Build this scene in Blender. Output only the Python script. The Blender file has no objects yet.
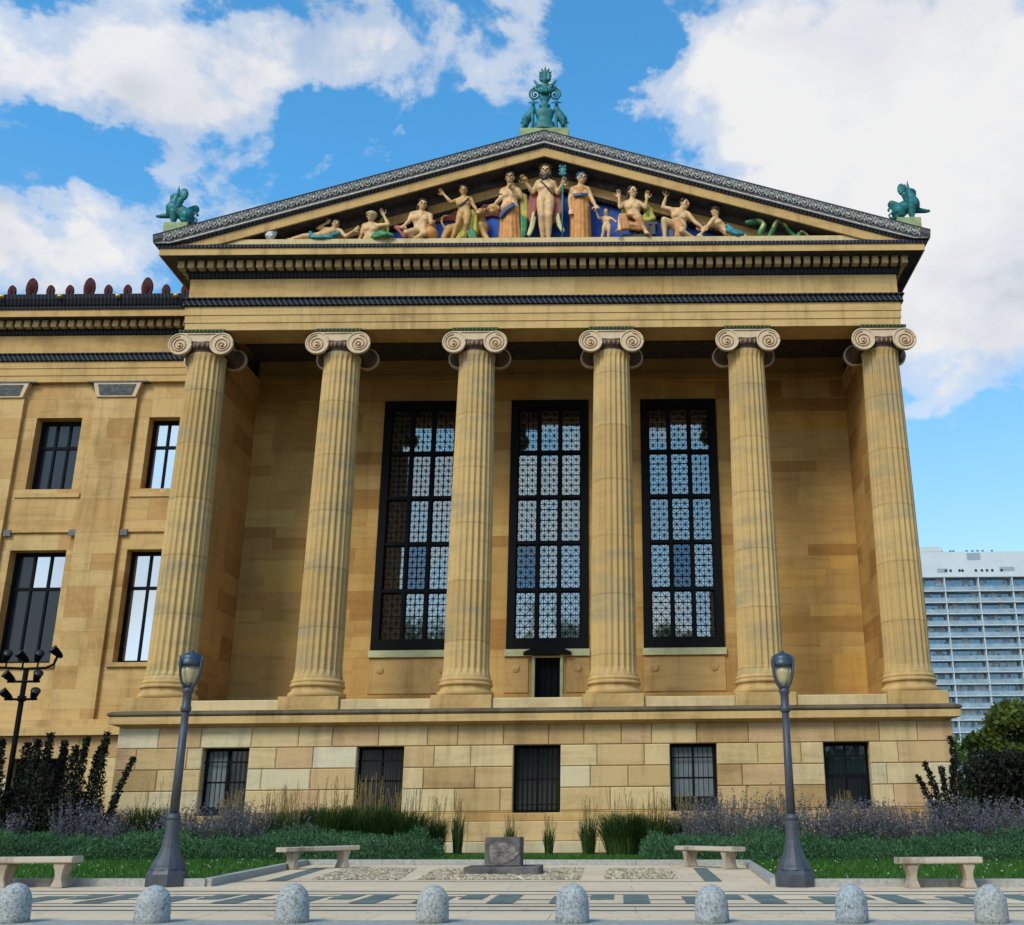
import bpy, bmesh, math, random
import numpy as np
from mathutils import Vector, Matrix, noise
R = math.radians
random.seed(7); rng = np.random.default_rng(7)
sc = bpy.context.scene
COL = sc.collection
ORD = ['first','second','third','fourth','fifth','sixth','seventh','eighth','ninth','tenth','eleventh','twelfth','thirteenth','fourteenth','fifteenth','sixteenth']

# tuning: cloud masses (direction, angular radius, strength), sun strength, exposure
CLOUDS=[(-0.279, 0.752, 0.597, 0.13799999999999998, 0.78), (-0.226, 0.744, 0.629, 0.1035, 0.55), (-0.338, 0.758, 0.558, 0.0805, 0.45), (-0.427, 0.703, 0.568, 0.11499999999999999, 0.6), (-0.366, 0.715, 0.596, 0.092, 0.45), (-0.455, 0.706, 0.543, 0.0805, 0.4), (-0.114, 0.784, 0.61, 0.08625, 0.6), (-0.046, 0.768, 0.638, 0.057499999999999996, 0.45), (-0.404, 0.792, 0.458, 0.1495, 0.8), (-0.47, 0.771, 0.429, 0.1265, 0.6), (-0.292, 0.811, 0.507, 0.092, 0.55), (-0.198, 0.811, 0.55, 0.046, 0.38), (0.2, 0.784, 0.588, 0.22999999999999998, 0.95), (0.074, 0.805, 0.589, 0.08625, 0.5), (0.001, 0.784, 0.62, 0.06899999999999999, -0.5), (0.308, 0.747, 0.589, 0.207, 0.8), (0.313, 0.839, 0.446, 0.184, 0.95), (0.232, 0.851, 0.472, 0.13799999999999998, 0.6), (0.33, 0.863, 0.382, 0.057499999999999996, 0.3), (0.097, 0.825, 0.557, 0.06899999999999999, -0.45), (-0.438, 0.749, 0.496, 0.0805, -0.4), (-0.172, 0.772, 0.612, 0.046, -0.3), (-0.455, 0.732, 0.508, 0.06899999999999999, -0.4), (-0.405, 0.757, 0.513, 0.06899999999999999, -0.4), (-0.301, 0.792, 0.53, 0.057499999999999996, -0.4), (-0.24, 0.787, 0.568, 0.057499999999999996, -0.35), (-0.151, 0.814, 0.562, 0.057499999999999996, -0.45)]
SUN_E=1.5; EXPO=.80
# ------------------------------------------------------------------ helpers
def empty(name, loc, label=None, cat=None, group=None, rz=0):
    o = bpy.data.objects.new(name, None); COL.objects.link(o)
    o.location = loc; o.rotation_euler = (0,0,rz); o.empty_display_size = .2
    tag(o, label, cat, group); return o
def tag(o, label=None, cat=None, group=None, kind=None):
    if label: o['label'] = label
    if cat: o['category'] = cat
    if group: o['group'] = group
    if kind: o['kind'] = kind
    return o
def copy_tree(o, parent=None):
    c = o.copy(); COL.objects.link(c)
    if parent is not None: c.parent = parent
    for ch in list(o.children): copy_tree(ch, c)
    return c
def G(x):                                   # the forecourt falls 1 % towards +x
    return -.0105*(max(-30,min(30,x))-2.68)

class MB:
    def __init__(s): s.v=[]; s.f=[]; s.t=[]; s.s=[]
    def add(s, vs, fs, t=(.5,.5), smooth=False):
        n=len(s.v); s.v += [tuple(p) for p in vs]
        for f in fs: s.f.append([i+n for i in f]); s.t.append(t); s.s.append(smooth)
    def box(s, x0,x1,y0,y1,z0,z1, t=(.5,.5)):
        s.add([(x0,y0,z0),(x1,y0,z0),(x1,y1,z0),(x0,y1,z0),(x0,y0,z1),(x1,y0,z1),(x1,y1,z1),(x0,y1,z1)],
              [(0,3,2,1),(4,5,6,7),(0,1,5,4),(1,2,6,5),(2,3,7,6),(3,0,4,7)], t)
    def block(s, x0,x1,y0,y1,z0,z1, c, t=(.5,.5)):   # box whose front (y0) edges are chamfered by c
        a=[(x0+c,y0,z0+c),(x1-c,y0,z0+c),(x1-c,y0,z1-c),(x0+c,y0,z1-c),
           (x0,y0+c,z0),(x1,y0+c,z0),(x1,y0+c,z1),(x0,y0+c,z1),(x0,y1,z0),(x1,y1,z0),(x1,y1,z1),(x0,y1,z1)]
        s.add(a,[(0,1,2,3),(0,4,5,1),(1,5,6,2),(2,6,7,3),(3,7,4,0),(4,8,9,5),(5,9,10,6),(6,10,11,7),(7,11,8,4),(8,11,10,9)],t)
    def prism(s, poly, y0, y1, t=(.5,.5)):           # polygon in x,z extruded along y
        n=len(poly); s.add([(x,y0,z) for x,z in poly]+[(x,y1,z) for x,z in poly],
            [tuple(range(n)),tuple(range(2*n-1,n-1,-1))]+[(i,i+n,(i+1)%n+n,(i+1)%n) for i in range(n)],t)
    def sheet(s, poly, z, t=(.5,.5)):
        s.add([(x,y,z+G(x)) for x,y in poly],[tuple(range(len(poly)))],t)
    def lathe(s, prof, c=(0,0,0), n=24, t=(.5,.5), smooth=True, cap=True, rot=0):
        vs=[]; fs=[]; m=len(prof)
        for r,z in prof:
            for k in range(n):
                a=2*math.pi*k/n+rot; vs.append((c[0]+r*math.cos(a),c[1]+r*math.sin(a),c[2]+z))
        for i in range(m-1):
            for k in range(n): fs.append((i*n+k,i*n+(k+1)%n,(i+1)*n+(k+1)%n,(i+1)*n+k))
        s.add(vs,fs,t,smooth)
        if cap:
            b=len(s.v)-m*n
            s.f.append([b+k for k in range(n)][::-1]); s.f.append([b+(m-1)*n+k for k in range(n)]); s.t+=[t,t]; s.s+=[False,False]
    def tube(s, pts, r, n=8, t=(.5,.5), cap=True):
        pts=[Vector(p) for p in pts]; rs=r if isinstance(r,(list,tuple)) else [r]*len(pts)
        vs=[]; fs=[]; up=None
        for i,p in enumerate(pts):
            d=(pts[min(i+1,len(pts)-1)]-pts[max(i-1,0)]).normalized()
            if up is None: up=Vector((0,0,1)) if abs(d.z)<.9 else Vector((0,1,0))
            a=d.cross(up)
            if a.length<1e-4: a=d.cross(Vector((1,0,0)))
            a.normalize(); b=d.cross(a).normalized(); up=a.cross(d)
            for k in range(n):
                an=2*math.pi*k/n; vs.append(p+(a*math.cos(an)+b*math.sin(an))*rs[i])
        for i in range(len(pts)-1):
            for k in range(n): fs.append((i*n+k,i*n+(k+1)%n,(i+1)*n+(k+1)%n,(i+1)*n+k))
        if cap:
            fs.append(tuple(range(n-1,-1,-1))); fs.append(tuple((len(pts)-1)*n+k for k in range(n)))
        s.add(vs,fs,t,True)
    def ell(s, c, rad, n=12, m=8, rot=None, t=(.5,.5)):
        vs=[];fs=[]; c=Vector(c)
        for i in range(m+1):
            ph=math.pi*i/m
            for k in range(n):
                a=2*math.pi*k/n
                p=Vector((rad[0]*math.sin(ph)*math.cos(a),rad[1]*math.sin(ph)*math.sin(a),rad[2]*math.cos(ph)))
                if rot: p=rot@p
                vs.append(c+p)
        for i in range(m):
            for k in range(n): fs.append((i*n+k,(i+1)*n+k,(i+1)*n+(k+1)%n,i*n+(k+1)%n))
        s.add(vs,fs,t,True)
    def build(s, name, mat, parent=None, off=None, kind=None, fix=True):
        o_ = Vector(off) if off is not None else (Vector(parent.location) if parent and parent.parent is None else Vector((0,0,0)))
        if parent is not None and parent.parent is not None and off is None: o_ = Vector(parent['_o']) if '_o' in parent else Vector((0,0,0))
        me=bpy.data.meshes.new(name)
        me.from_pydata([tuple(Vector(p)-o_) for p in s.v],[],s.f)
        a=me.color_attributes.new('tint','FLOAT_COLOR','CORNER')
        cols=[]
        for f,t in zip(s.f,s.t): cols += [t[0],t[1],0,1]*len(f)
        a.data.foreach_set('color',cols)
        me.polygons.foreach_set('use_smooth',s.s)
        if fix:
            bm=bmesh.new(); bm.from_mesh(me); bmesh.ops.recalc_face_normals(bm,faces=bm.faces); bm.to_mesh(me); bm.free()
        me.materials.append(mat); me.update()
        o=bpy.data.objects.new(name,me); COL.objects.link(o)
        if parent is not None: o.parent=parent
        if kind: o['kind']=kind
        return o
def sub(mb, name, mat, part, root):         # a sub-part: child of a part whose own location is zero
    return mb.build(name, mat, part, off=root.location)

def remesh(mb, name, mat, parent, voxel=.022, smooth=3, off=None):
    o=mb.build(name,mat,parent,off=off)
    m=o.modifiers.new('r','REMESH'); m.mode='VOXEL'; m.voxel_size=voxel; m.use_smooth_shade=True
    if smooth:
        q=o.modifiers.new('s','SMOOTH'); q.factor=.5; q.iterations=smooth
    dg=bpy.context.evaluated_depsgraph_get()
    me=bpy.data.meshes.new_from_object(o.evaluated_get(dg))
    old=o.data; o.modifiers.clear(); o.data=me
    bpy.data.meshes.remove(old)
    if not me.materials: me.materials.append(mat)
    return o
def capsule(mb,p0,r0,p1,r1):
    p0=Vector(p0);p1=Vector(p1)
    mb.ell(p0,(r0,)*3,10,8); mb.ell(p1,(r1,)*3,10,8)
    if (p1-p0).length>1e-4: mb.tube([p0,p1],[r0,r1],10)

def quads(name, V, mat, parent=None, kind=None, tint=None, off=(0,0,0)):   # V: n x 4 x 3 (or n x 3 x 3) array, one face each
    V=np.asarray(V,dtype=np.float32)-np.asarray(off,dtype=np.float32); n,k=V.shape[:2]
    me=bpy.data.meshes.new(name); me.vertices.add(n*k); me.vertices.foreach_set('co',V.reshape(-1))
    me.loops.add(n*k); me.loops.foreach_set('vertex_index',np.arange(n*k,dtype=np.int32))
    me.polygons.add(n); me.polygons.foreach_set('loop_start',np.arange(0,n*k,k,dtype=np.int32))
    try: me.polygons.foreach_set('loop_total',np.full(n,k,dtype=np.int32))
    except Exception: pass
    if tint is None: tint=rng.random(n)
    a=me.color_attributes.new('tint','FLOAT_COLOR','CORNER')
    c=np.ones((n,k,4),dtype=np.float32); c[:,:,0]=np.asarray(tint)[:,None]; c[:,:,1]=rng.random(n)[:,None]
    a.data.foreach_set('color',c.reshape(-1))
    me.materials.append(mat); me.update(); me.validate()
    o=bpy.data.objects.new(name,me); COL.objects.link(o)
    if parent is not None: o.parent=parent
    if kind: o['kind']=kind
    return o
def leaves(P, size, up=.0, asp=.5):         # random leaf quads at points P (n x 3)
    n=len(P); d=rng.normal(size=(n,3)); d[:,2]+=up; d/=np.linalg.norm(d,axis=1)[:,None]
    e=np.cross(d,rng.normal(size=(n,3))); e/=np.linalg.norm(e,axis=1)[:,None]+1e-9
    s=(size*(.6+.8*rng.random(n)))[:,None]
    a=P; b=P+d*s*.5+e*s*asp*.5; c=P+d*s; f=P+d*s*.5-e*s*asp*.5
    return np.stack([a,b,c,f],1)
def blades(P, h, w, lean=.3, bend=None):    # grass blades: triangles from points P
    n=len(P); an=rng.random(n)*2*np.pi; hh=h*(.55+.9*rng.random(n)) if np.isscalar(h) else h
    e=np.stack([np.cos(an),np.sin(an),np.zeros(n)],1)*w
    d=np.stack([rng.normal(size=n)*lean,rng.normal(size=n)*lean,np.ones(n)],1)*hh[:,None]
    return np.stack([P-e,P+e,P+d],1)

# ------------------------------------------------------------------ materials
def nmat(name):
    m=bpy.data.materials.new(name); m.use_nodes=True
    nt=m.node_tree; return m, nt, nt.nodes['Principled BSDF']
def N(nt,typ,**kw):
    n=nt.nodes.new(typ)
    for k,v in kw.items():
        if k in n.inputs: n.inputs[k].default_value=v
        else: setattr(n,k,v)
    return n
def L(nt,a,b): nt.links.new(a,b)
def math_(nt,op,a,b=None,clamp=False):
    n=nt.nodes.new('ShaderNodeMath'); n.operation=op; n.use_clamp=clamp
    for i,x in enumerate((a,b)):
        if x is None: continue
        if isinstance(x,(int,float)): n.inputs[i].default_value=x
        else: nt.links.new(x,n.inputs[i])
    return n.outputs[0]
def mix(nt,fac,a,b,mode='MIX'):
    n=nt.nodes.new('ShaderNodeMix'); n.data_type='RGBA'; n.blend_type=mode
    for s,x in ((n.inputs[0],fac),(n.inputs[6],a),(n.inputs[7],b)):
        if isinstance(x,(int,float)): s.default_value=x
        elif isinstance(x,tuple): s.default_value=(*x[:3],1)
        else: nt.links.new(x,s)
    return n.outputs[2]
def ramp(nt,fac,stops,interp='LINEAR'):
    n=nt.nodes.new('ShaderNodeValToRGB'); n.color_ramp.interpolation=interp
    e=n.color_ramp.elements
    while len(e)<len(stops): e.new(.5)
    for q,(p,c) in zip(e,stops): q.position=p; q.color=(*c,1) if len(c)==3 else c
    nt.links.new(fac,n.inputs[0]); return n.outputs[0]
def bump(nt,b,h,strength=.3,dist=.02):
    n=nt.nodes.new('ShaderNodeBump'); n.inputs['Strength'].default_value=strength; n.inputs['Distance'].default_value=dist
    nt.links.new(h,n.inputs['Height']); nt.links.new(n.outputs[0],b.inputs['Normal'])

def stone(name, stops, strata=.35, stain=.35, rough=.9, drums=False, warm=(1.06,1.03,.96)):
    """sandstone: per-block colour from the tint attribute, bedding streaks, blotchy weather stains"""
    m,nt,b=nmat(name); b.inputs['Roughness'].default_value=rough; b.inputs['Specular IOR Level'].default_value=.25
    at=N(nt,'ShaderNodeAttribute',attribute_name='tint'); sp=N(nt,'ShaderNodeSeparateColor'); L(nt,at.outputs['Color'],sp.inputs[0])
    tc=N(nt,'ShaderNodeTexCoord')
    fac=sp.outputs[0]
    if drums:
        xyz=N(nt,'ShaderNodeSeparateXYZ'); L(nt,tc.outputs['Object'],xyz.inputs[0])
        k=math_(nt,'DIVIDE',math_(nt,'ADD',xyz.outputs[2],math_(nt,'MULTIPLY',sp.outputs[1],3.1)),2.05)
        fl=math_(nt,'FLOOR',k); w=N(nt,'ShaderNodeTexWhiteNoise',noise_dimensions='2D')
        cb=N(nt,'ShaderNodeCombineXYZ'); L(nt,fl,cb.inputs[0]); L(nt,sp.outputs[1],cb.inputs[1]); L(nt,cb.outputs[0],w.inputs['Vector'])
        fac=w.outputs['Value']
    col=ramp(nt,fac,[(p_,(c_[0]*warm[0],c_[1]*warm[1],c_[2]*warm[2])) for p_,c_ in stops])
    mp=N(nt,'ShaderNodeMapping'); L(nt,tc.outputs['Object'],mp.inputs[0])
    mp.inputs['Scale'].default_value=(.5,.5,4.2)
    add=N(nt,'ShaderNodeVectorMath',operation='ADD'); L(nt,mp.outputs[0],add.inputs[0])
    cb2=N(nt,'ShaderNodeCombineXYZ')
    for i in range(3): L(nt,math_(nt,'MULTIPLY',sp.outputs[1],37.0+11*i),cb2.inputs[i])
    L(nt,cb2.outputs[0],add.inputs[1])
    n1=N(nt,'ShaderNodeTexNoise',Scale=1.0,Detail=6.0,Roughness=.65); L(nt,add.outputs[0],n1.inputs['Vector'])
    st=ramp(nt,n1.outputs[0],[(.3,(.66,.60,.54)),(.50,(1,1,1)),(.72,(1.06,1.03,.98))])
    col=mix(nt,strata,col,st,'MULTIPLY')
    mp3=N(nt,'ShaderNodeMapping'); L(nt,tc.outputs['Object'],mp3.inputs[0]); mp3.inputs['Scale'].default_value=(.8,.8,.35)
    n2=N(nt,'ShaderNodeTexNoise',Scale=.8,Detail=8.0,Roughness=.7); L(nt,mp3.outputs[0],n2.inputs['Vector'])
    st2=ramp(nt,n2.outputs[0],[(.36,(.5,.47,.42)),(.5,(1,1,1))])
    col=mix(nt,stain,col,st2,'MULTIPLY')
    mpS=N(nt,'ShaderNodeMapping'); L(nt,tc.outputs['Object'],mpS.inputs[0]); mpS.inputs['Scale'].default_value=(2.4,2.4,.16)
    nS=N(nt,'ShaderNodeTexNoise',Scale=1.0,Detail=7.0,Roughness=.68); L(nt,mpS.outputs[0],nS.inputs['Vector'])
    col=mix(nt,stain*.9,col,ramp(nt,nS.outputs[0],[(.33,(.50,.47,.42)),(.47,(1,1,1)),(.7,(1.05,1.04,1.0))]),'MULTIPLY')
    n3=N(nt,'ShaderNodeTexNoise',Scale=26.0,Detail=6.0,Roughness=.7); L(nt,tc.outputs['Object'],n3.inputs['Vector'])
    sp3=ramp(nt,n3.outputs[0],[(.32,(.68,.66,.62)),(.5,(1,1,1)),(.7,(1.08,1.07,1.05))])
    col=mix(nt,.55,col,sp3,'MULTIPLY')
    if drums:
        mpG=N(nt,'ShaderNodeMapping'); L(nt,tc.outputs['Object'],mpG.inputs[0]); mpG.inputs['Scale'].default_value=(.35,.35,1.25)
        aG=N(nt,'ShaderNodeVectorMath',operation='ADD'); L(nt,mpG.outputs[0],aG.inputs[0]); L(nt,cb2.outputs[0],aG.inputs[1])
        nG=N(nt,'ShaderNodeTexNoise',Scale=1.0,Detail=8.0,Roughness=.62); L(nt,aG.outputs[0],nG.inputs['Vector'])
        col=mix(nt,ramp(nt,nG.outputs[0],[(.50,(0,0,0)),(.66,(.75,.75,.75))]),col,(.31,.25,.145))
        fr=math_(nt,'FRACT',k); d=math_(nt,'ABSOLUTE',math_(nt,'SUBTRACT',fr,.5))
        n4=N(nt,'ShaderNodeTexNoise',Scale=1.3,Detail=3.0); L(nt,tc.outputs['Object'],n4.inputs['Vector'])
        j=ramp(nt,math_(nt,'ADD',d,math_(nt,'MULTIPLY',math_(nt,'SUBTRACT',n4.outputs[0],.5),.03)),[(.482,(1,1,1)),(.494,(.74,.72,.68))])
        col=mix(nt,1.0,col,j,'MULTIPLY')
    L(nt,col,b.inputs['Base Color'])
    n5=N(nt,'ShaderNodeTexNoise',Scale=9.0,Detail=8.0,Roughness=.75); L(nt,tc.outputs['Object'],n5.inputs['Vector'])
    bump(nt,b,n5.outputs[0],.35,.03)
    return m
def plain(name, c, rough=.6, metal=0, var=.25, scale=6, bumpy=0.0, spec=.4, noise_scale_z=1):
    m,nt,b=nmat(name); b.inputs['Roughness'].default_value=rough; b.inputs['Metallic'].default_value=metal; b.inputs['Specular IOR Level'].default_value=spec
    tc=N(nt,'ShaderNodeTexCoord'); n=N(nt,'ShaderNodeTexNoise',Scale=float(scale),Detail=7.0,Roughness=.65); L(nt,tc.outputs['Object'],n.inputs['Vector'])
    lo=tuple(x*(1-var*1.3) for x in c); hi=tuple(min(1,x*(1+var*.7)) for x in c)
    L(nt,ramp(nt,n.outputs[0],[(.3,lo),(.7,hi)]),b.inputs['Base Color'])
    if bumpy: bump(nt,b,n.outputs[0],bumpy,.02)
    return m
def leafmat(name, c0, c1, c2=None, rough=.6, trans=.25):
    m,nt,b=nmat(name); b.inputs['Roughness'].default_value=rough; b.inputs['Specular IOR Level'].default_value=.2
    at=N(nt,'ShaderNodeAttribute',attribute_name='tint'); sp=N(nt,'ShaderNodeSeparateColor'); L(nt,at.outputs['Color'],sp.inputs[0])
    tc=N(nt,'ShaderNodeTexCoord'); n=N(nt,'ShaderNodeTexNoise',Scale=.9,Detail=3.0); L(nt,tc.outputs['Object'],n.inputs['Vector'])
    f=math_(nt,'ADD',math_(nt,'MULTIPLY',sp.outputs[0],.6),math_(nt,'MULTIPLY',n.outputs[0],.4))
    col=ramp(nt,f,[(.15,c0),(.75,c1)]+([(.9,c2)] if c2 else []))
    L(nt,col,b.inputs['Base Color'])
    t=N(nt,'ShaderNodeBsdfTranslucent'); L(nt,col,t.inputs[0])
    mx=N(nt,'ShaderNodeMixShader',Fac=trans); mx.inputs[0].default_value=trans
    L(nt,b.outputs[0],mx.inputs[1]); L(nt,t.outputs[0],mx.inputs[2]); L(nt,mx.outputs[0],nt.nodes['Material Output'].inputs[0])
    return m
def pattern_band(name, base, a, bcol, sx, sz, z0, mode='check'):
    """painted terracotta band: small repeating dark/light motif along x"""
    m,nt,b=nmat(name); b.inputs['Roughness'].default_value=.8; b.inputs['Specular IOR Level'].default_value=.15
    tc=N(nt,'ShaderNodeTexCoord'); xyz=N(nt,'ShaderNodeSeparateXYZ'); L(nt,tc.outputs['Object'],xyz.inputs[0])
    u=math_(nt,'FRACT',math_(nt,'ADD',math_(nt,'MULTIPLY',math_(nt,'ADD',xyz.outputs[0],xyz.outputs[1]),sx),math_(nt,'MULTIPLY',math_(nt,'SUBTRACT',xyz.outputs[2],z0),sz)))
    tri=math_(nt,'ABSOLUTE',math_(nt,'SUBTRACT',u,.5))
    n=N(nt,'ShaderNodeTexNoise',Scale=3.0,Detail=5.0); L(nt,tc.outputs['Object'],n.inputs['Vector'])
    c=ramp(nt,tri,[(0,a),(.05,a),(.11,base),(.36,base),(.42,bcol),(.5,bcol)])
    c=mix(nt,.5,c,ramp(nt,n.outputs[0],[(.3,(.55,.55,.55)),(.65,(1.1,1.1,1.1))]),'MULTIPLY')
    L(nt,c,b.inputs['Base Color']); return m

SAND=[(0,(.36,.215,.088)),(.22,(.44,.29,.125)),(.45,(.47,.33,.15)),(.62,(.44,.275,.13)),(.8,(.53,.375,.18)),(1,(.50,.40,.225))]
M={}
M['block']=stone('sandstone_blocks',[(0,(.43,.27,.12)),(.25,(.55,.385,.18)),(.45,(.53,.335,.18)),(.6,(.58,.42,.21)),(.8,(.62,.46,.25)),(.93,(.60,.49,.31)),(1,(.62,.54,.38))],.6,.45,warm=(1.0,1.0,.95))
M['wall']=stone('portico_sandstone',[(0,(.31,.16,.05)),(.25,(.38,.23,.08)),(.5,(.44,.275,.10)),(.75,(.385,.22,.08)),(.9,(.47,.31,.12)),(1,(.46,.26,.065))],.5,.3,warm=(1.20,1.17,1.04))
M['shaft']=stone('column_sandstone',[(0,(.44,.285,.115)),(.5,(.51,.345,.145)),(1,(.55,.385,.175))],.3,.3,drums=True)
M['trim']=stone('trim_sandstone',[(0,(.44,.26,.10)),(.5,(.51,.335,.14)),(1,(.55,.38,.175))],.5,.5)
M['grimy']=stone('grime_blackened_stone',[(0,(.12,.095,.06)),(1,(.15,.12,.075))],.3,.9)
M['pale']=stone('pale_sill_stone',[(0,(.52,.39,.21)),(1,(.58,.45,.25))],.25,.4)
M['greensill']=plain('verdigris_washed_sill',(.47,.48,.27),.8,var=.2,scale=2)
M['cap']=stone('capital_terracotta',[(0,(.54,.42,.31)),(1,(.60,.475,.36))],.15,.35,warm=(1.05,1.0,.85))
M['gold']=plain('gilded_eye',(.55,.36,.10),.4,.4)
M['volute_line']=plain('volute_brown_line',(.30,.14,.055),.6)
M['echinus']=plain('dark_painted_echinus',(.09,.055,.04),.6,var=.6,scale=20)
M['abacus']=pattern_band('green_abacus_leaf',(.035,.065,.025),(.15,.17,.06),(.015,.022,.015),7.0,0,0)
M['blueband']=pattern_band('blue_guilloche_band',(.011,.013,.024),(.13,.135,.115),(.009,.011,.02),5.0,3.4,19.2)
M['darkband']=pattern_band('dark_leaf_band',(.016,.016,.024),(.055,.065,.06),(.010,.010,.016),6.5,2.0,0)
M['beadband']=pattern_band('bead_band',(.018,.020,.04),(.14,.14,.13),(.012,.014,.03),7.0,0,0)
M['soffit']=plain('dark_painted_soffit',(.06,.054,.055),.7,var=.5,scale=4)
M['dentgap']=plain('dark_red_dentil_gap',(.055,.022,.02),.7)
M['blue']=plain('tympanum_blue',(.022,.10,.46),.7,var=.35,scale=1.5)
M['sima']=plain('sima_terracotta_grey',(.11,.11,.115),.55,var=.4,scale=5)
M['simaorn']=plain('sima_pale_ornament',(.50,.48,.43),.6,var=.35,scale=8)
M['roof']=plain('copper_roof',(.20,.30,.26),.6)
M['antefix']=plain('antefix_maroon',(.085,.028,.026),.85,var=.5,scale=9,spec=.08)
M['capgrey']=plain('weathered_cap_ornament',(.07,.075,.07),.7,var=.8,scale=12)
M['frame']=plain('black_bronze_frame',(.006,.0065,.008),.75,0,var=.3,spec=.12)
M['dark']=plain('dark_interior',(.012,.012,.014),.8)
def glass(name, tint, refl, rough=.03, wav=.05):
    m,nt,b=nmat(name); b.inputs['Base Color'].default_value=(*tint,1); b.inputs['Metallic'].default_value=refl; b.inputs['Roughness'].default_value=rough
    tc=N(nt,'ShaderNodeTexCoord'); n=N(nt,'ShaderNodeTexNoise',Scale=.7,Detail=2.0); L(nt,tc.outputs['Object'],n.inputs['Vector'])
    bump(nt,b,n.outputs[0],wav,.05); return m
M['glass']=glass('tall_window_glass',(.33,.36,.345),.9,.03,.09)
M['glassdim']=glass('dim_window_glass',(.10,.15,.19),.85)
M['glassdark']=glass('dark_basement_glass',(.012,.018,.023),.25,.12)
M['wingglass']=glass('wing_window_glass',(.50,.52,.53),.92,.03,.03)
M['blind']=plain('grey_window_blind',(.16,.19,.19),.7,var=.15)
M['bronze']=plain('verdigris_bronze',(.018,.165,.165),.55,.15,var=.55,scale=3.5,bumpy=.3)
M['mossstone']=plain('mossy_pedestal_stone',(.30,.36,.17),.9,var=.3,scale=3)
M['iron']=plain('grey_painted_iron',(.062,.068,.08),.5,.2,var=.25,scale=5)
M['ironcap']=plain('blue_grey_lamp_cap',(.045,.07,.095),.4,.3)
M['blackmetal']=plain('black_rig_metal',(.007,.007,.008),.9,0,spec=.08)

# ------------------------------------------------------------------ the museum building
B=empty('museum_building',(0,0,0),'tan sandstone temple-fronted museum with six fluted columns under a painted pediment','building')
def bpart(mb,name,mat,kind=None,label=None):
    o=mb.build(name,mat,B,kind=kind)
    if label: o['label']=label
    return o
FY=-.7; HW=13.2                              # entablature face and half width
def usweep(mb, prof, yb=24.0, t=(.5,.5), hw=HW, fy=FY):
    """profile of (offset, z) swept round the left side, the front and the right side"""
    vs=[];n=len(prof)
    for d,z in prof: vs += [(-(hw+d),yb,z),(-(hw+d),fy-d,z),(hw+d,fy-d,z),(hw+d,yb,z)]
    fs=[]
    for i in range(n-1):
        for k in range(3): fs.append((4*i+k,4*i+k+1,4*i+4+k+1,4*i+4+k))
    mb.add(vs,fs,t)
def ashlar(mb, x0,x1,zs,y0,y1,lens,openings=(),c=.012,seed=1,tint=lambda r:(r.random(),r.random()),gap=0):
    r=random.Random(seed)
    cuts=sorted(set(zs)|{z for o in openings for z in (o[2],o[3]) if zs[0]<z<zs[-1]})
    for za,zb in zip(cuts[:-1],cuts[1:]):
        if zb-za<.02: continue
        spans=[(x0,x1)]
        for ox0,ox1,oz0,oz1 in openings:
            if oz0<zb-1e-4 and oz1>za+1e-4:
                spans=[q for s in spans for q in ((s[0],min(s[1],ox0)),(max(s[0],ox1),s[1])) if q[1]-q[0]>.02]
        for a,b in spans:
            x=a+0
            first=True
            while x<b-1e-4:
                w=r.uniform(*lens)*(r.uniform(.35,1) if first else 1); first=False
                if b-x-w<lens[0]*.4: w=b-x
                mb.block(x+gap,min(b,x+w)-gap,y0,y1,za+gap,zb-gap,c,tint(r)); x+=w

# --- basement
BW=[(-9.92,1.48),(-4.98,1.50),(.03,1.50),(5.04,1.50),(9.96,1.48)]
bops=[(c-w/2,c+w/2,1.25,3.32) for c,w in BW]
mb=MB(); ashlar(mb,-13.43,13.43,[1.3,2.0,2.655,3.32,4.04],-1.3,-.6,(.95,1.75),bops,.026,5,gap=.006); bpart(mb,'basement_wall',M['block'])
for s in (-1,1): mb=MB(); mb.box(min(s*13.40,s*12.6),max(s*13.40,s*12.6),-.598,24,-.4,4.04,(.4,.3)); bpart(mb,'side_wall',M['block'])
mb=MB(); mb.box(-12.598,12.598,.3,.6,0,4.04,(.3,.2)); bpart(mb,'basement_inner_wall',M['dark'])
mb=MB(); ashlar(mb,-13.5,13.5,[1.0,1.298],-1.38,-.6,(2.2,3.6),[o[:2]+(1.25,1.3) for o in bops],.02,9); bpart(mb,'basement_string_course',M['trim'])
mb=MB(); ashlar(mb,-13.62,13.62,[.40,.998],-1.5,-.6,(2.4,4.2),(),.03,10,lambda r:(r.uniform(.2,.6),r.random())); bpart(mb,'rough_base_course',M['block'])
mb=MB(); ashlar(mb,-13.9,13.9,[-.6,.05,.398],-1.85,-.6,(2.6,4.4),(),.02,11,lambda r:(r.uniform(.75,1),r.random())); bpart(mb,'stone_plinth',M['block'])
# --- ledge below the columns
mb=MB(); usweep(mb,[(.62,3.96),(.92,4.06),(.98,4.06),(.98,4.285),(.94,4.30)],t=(.7,.4),hw=12.66); bpart(mb,'ledge_fascia',M['trim'])
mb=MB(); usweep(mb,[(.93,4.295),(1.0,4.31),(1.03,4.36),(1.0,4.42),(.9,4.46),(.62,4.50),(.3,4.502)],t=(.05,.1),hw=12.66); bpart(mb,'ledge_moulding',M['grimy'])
mb=MB(); mb.box(-12.9,12.9,-1.0,24,4.45,4.50,(.4,.4)); mb.box(-12.9,12.9,.9,24,4.505,5.05,(.4,.4)); bpart(mb,'portico_floor',M['trim'])
XS=[-12.5,-7.5,-2.5,2.5,7.5,12.5]
for a,b in zip(XS[:-1],XS[1:]): mb=MB(); mb.block(a+1.0,b-1.0,-.92,.9,4.503,4.86,.03,(random.uniform(.6,1),random.random())); bpart(mb,'stylobate_step',M['pale'])

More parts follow.
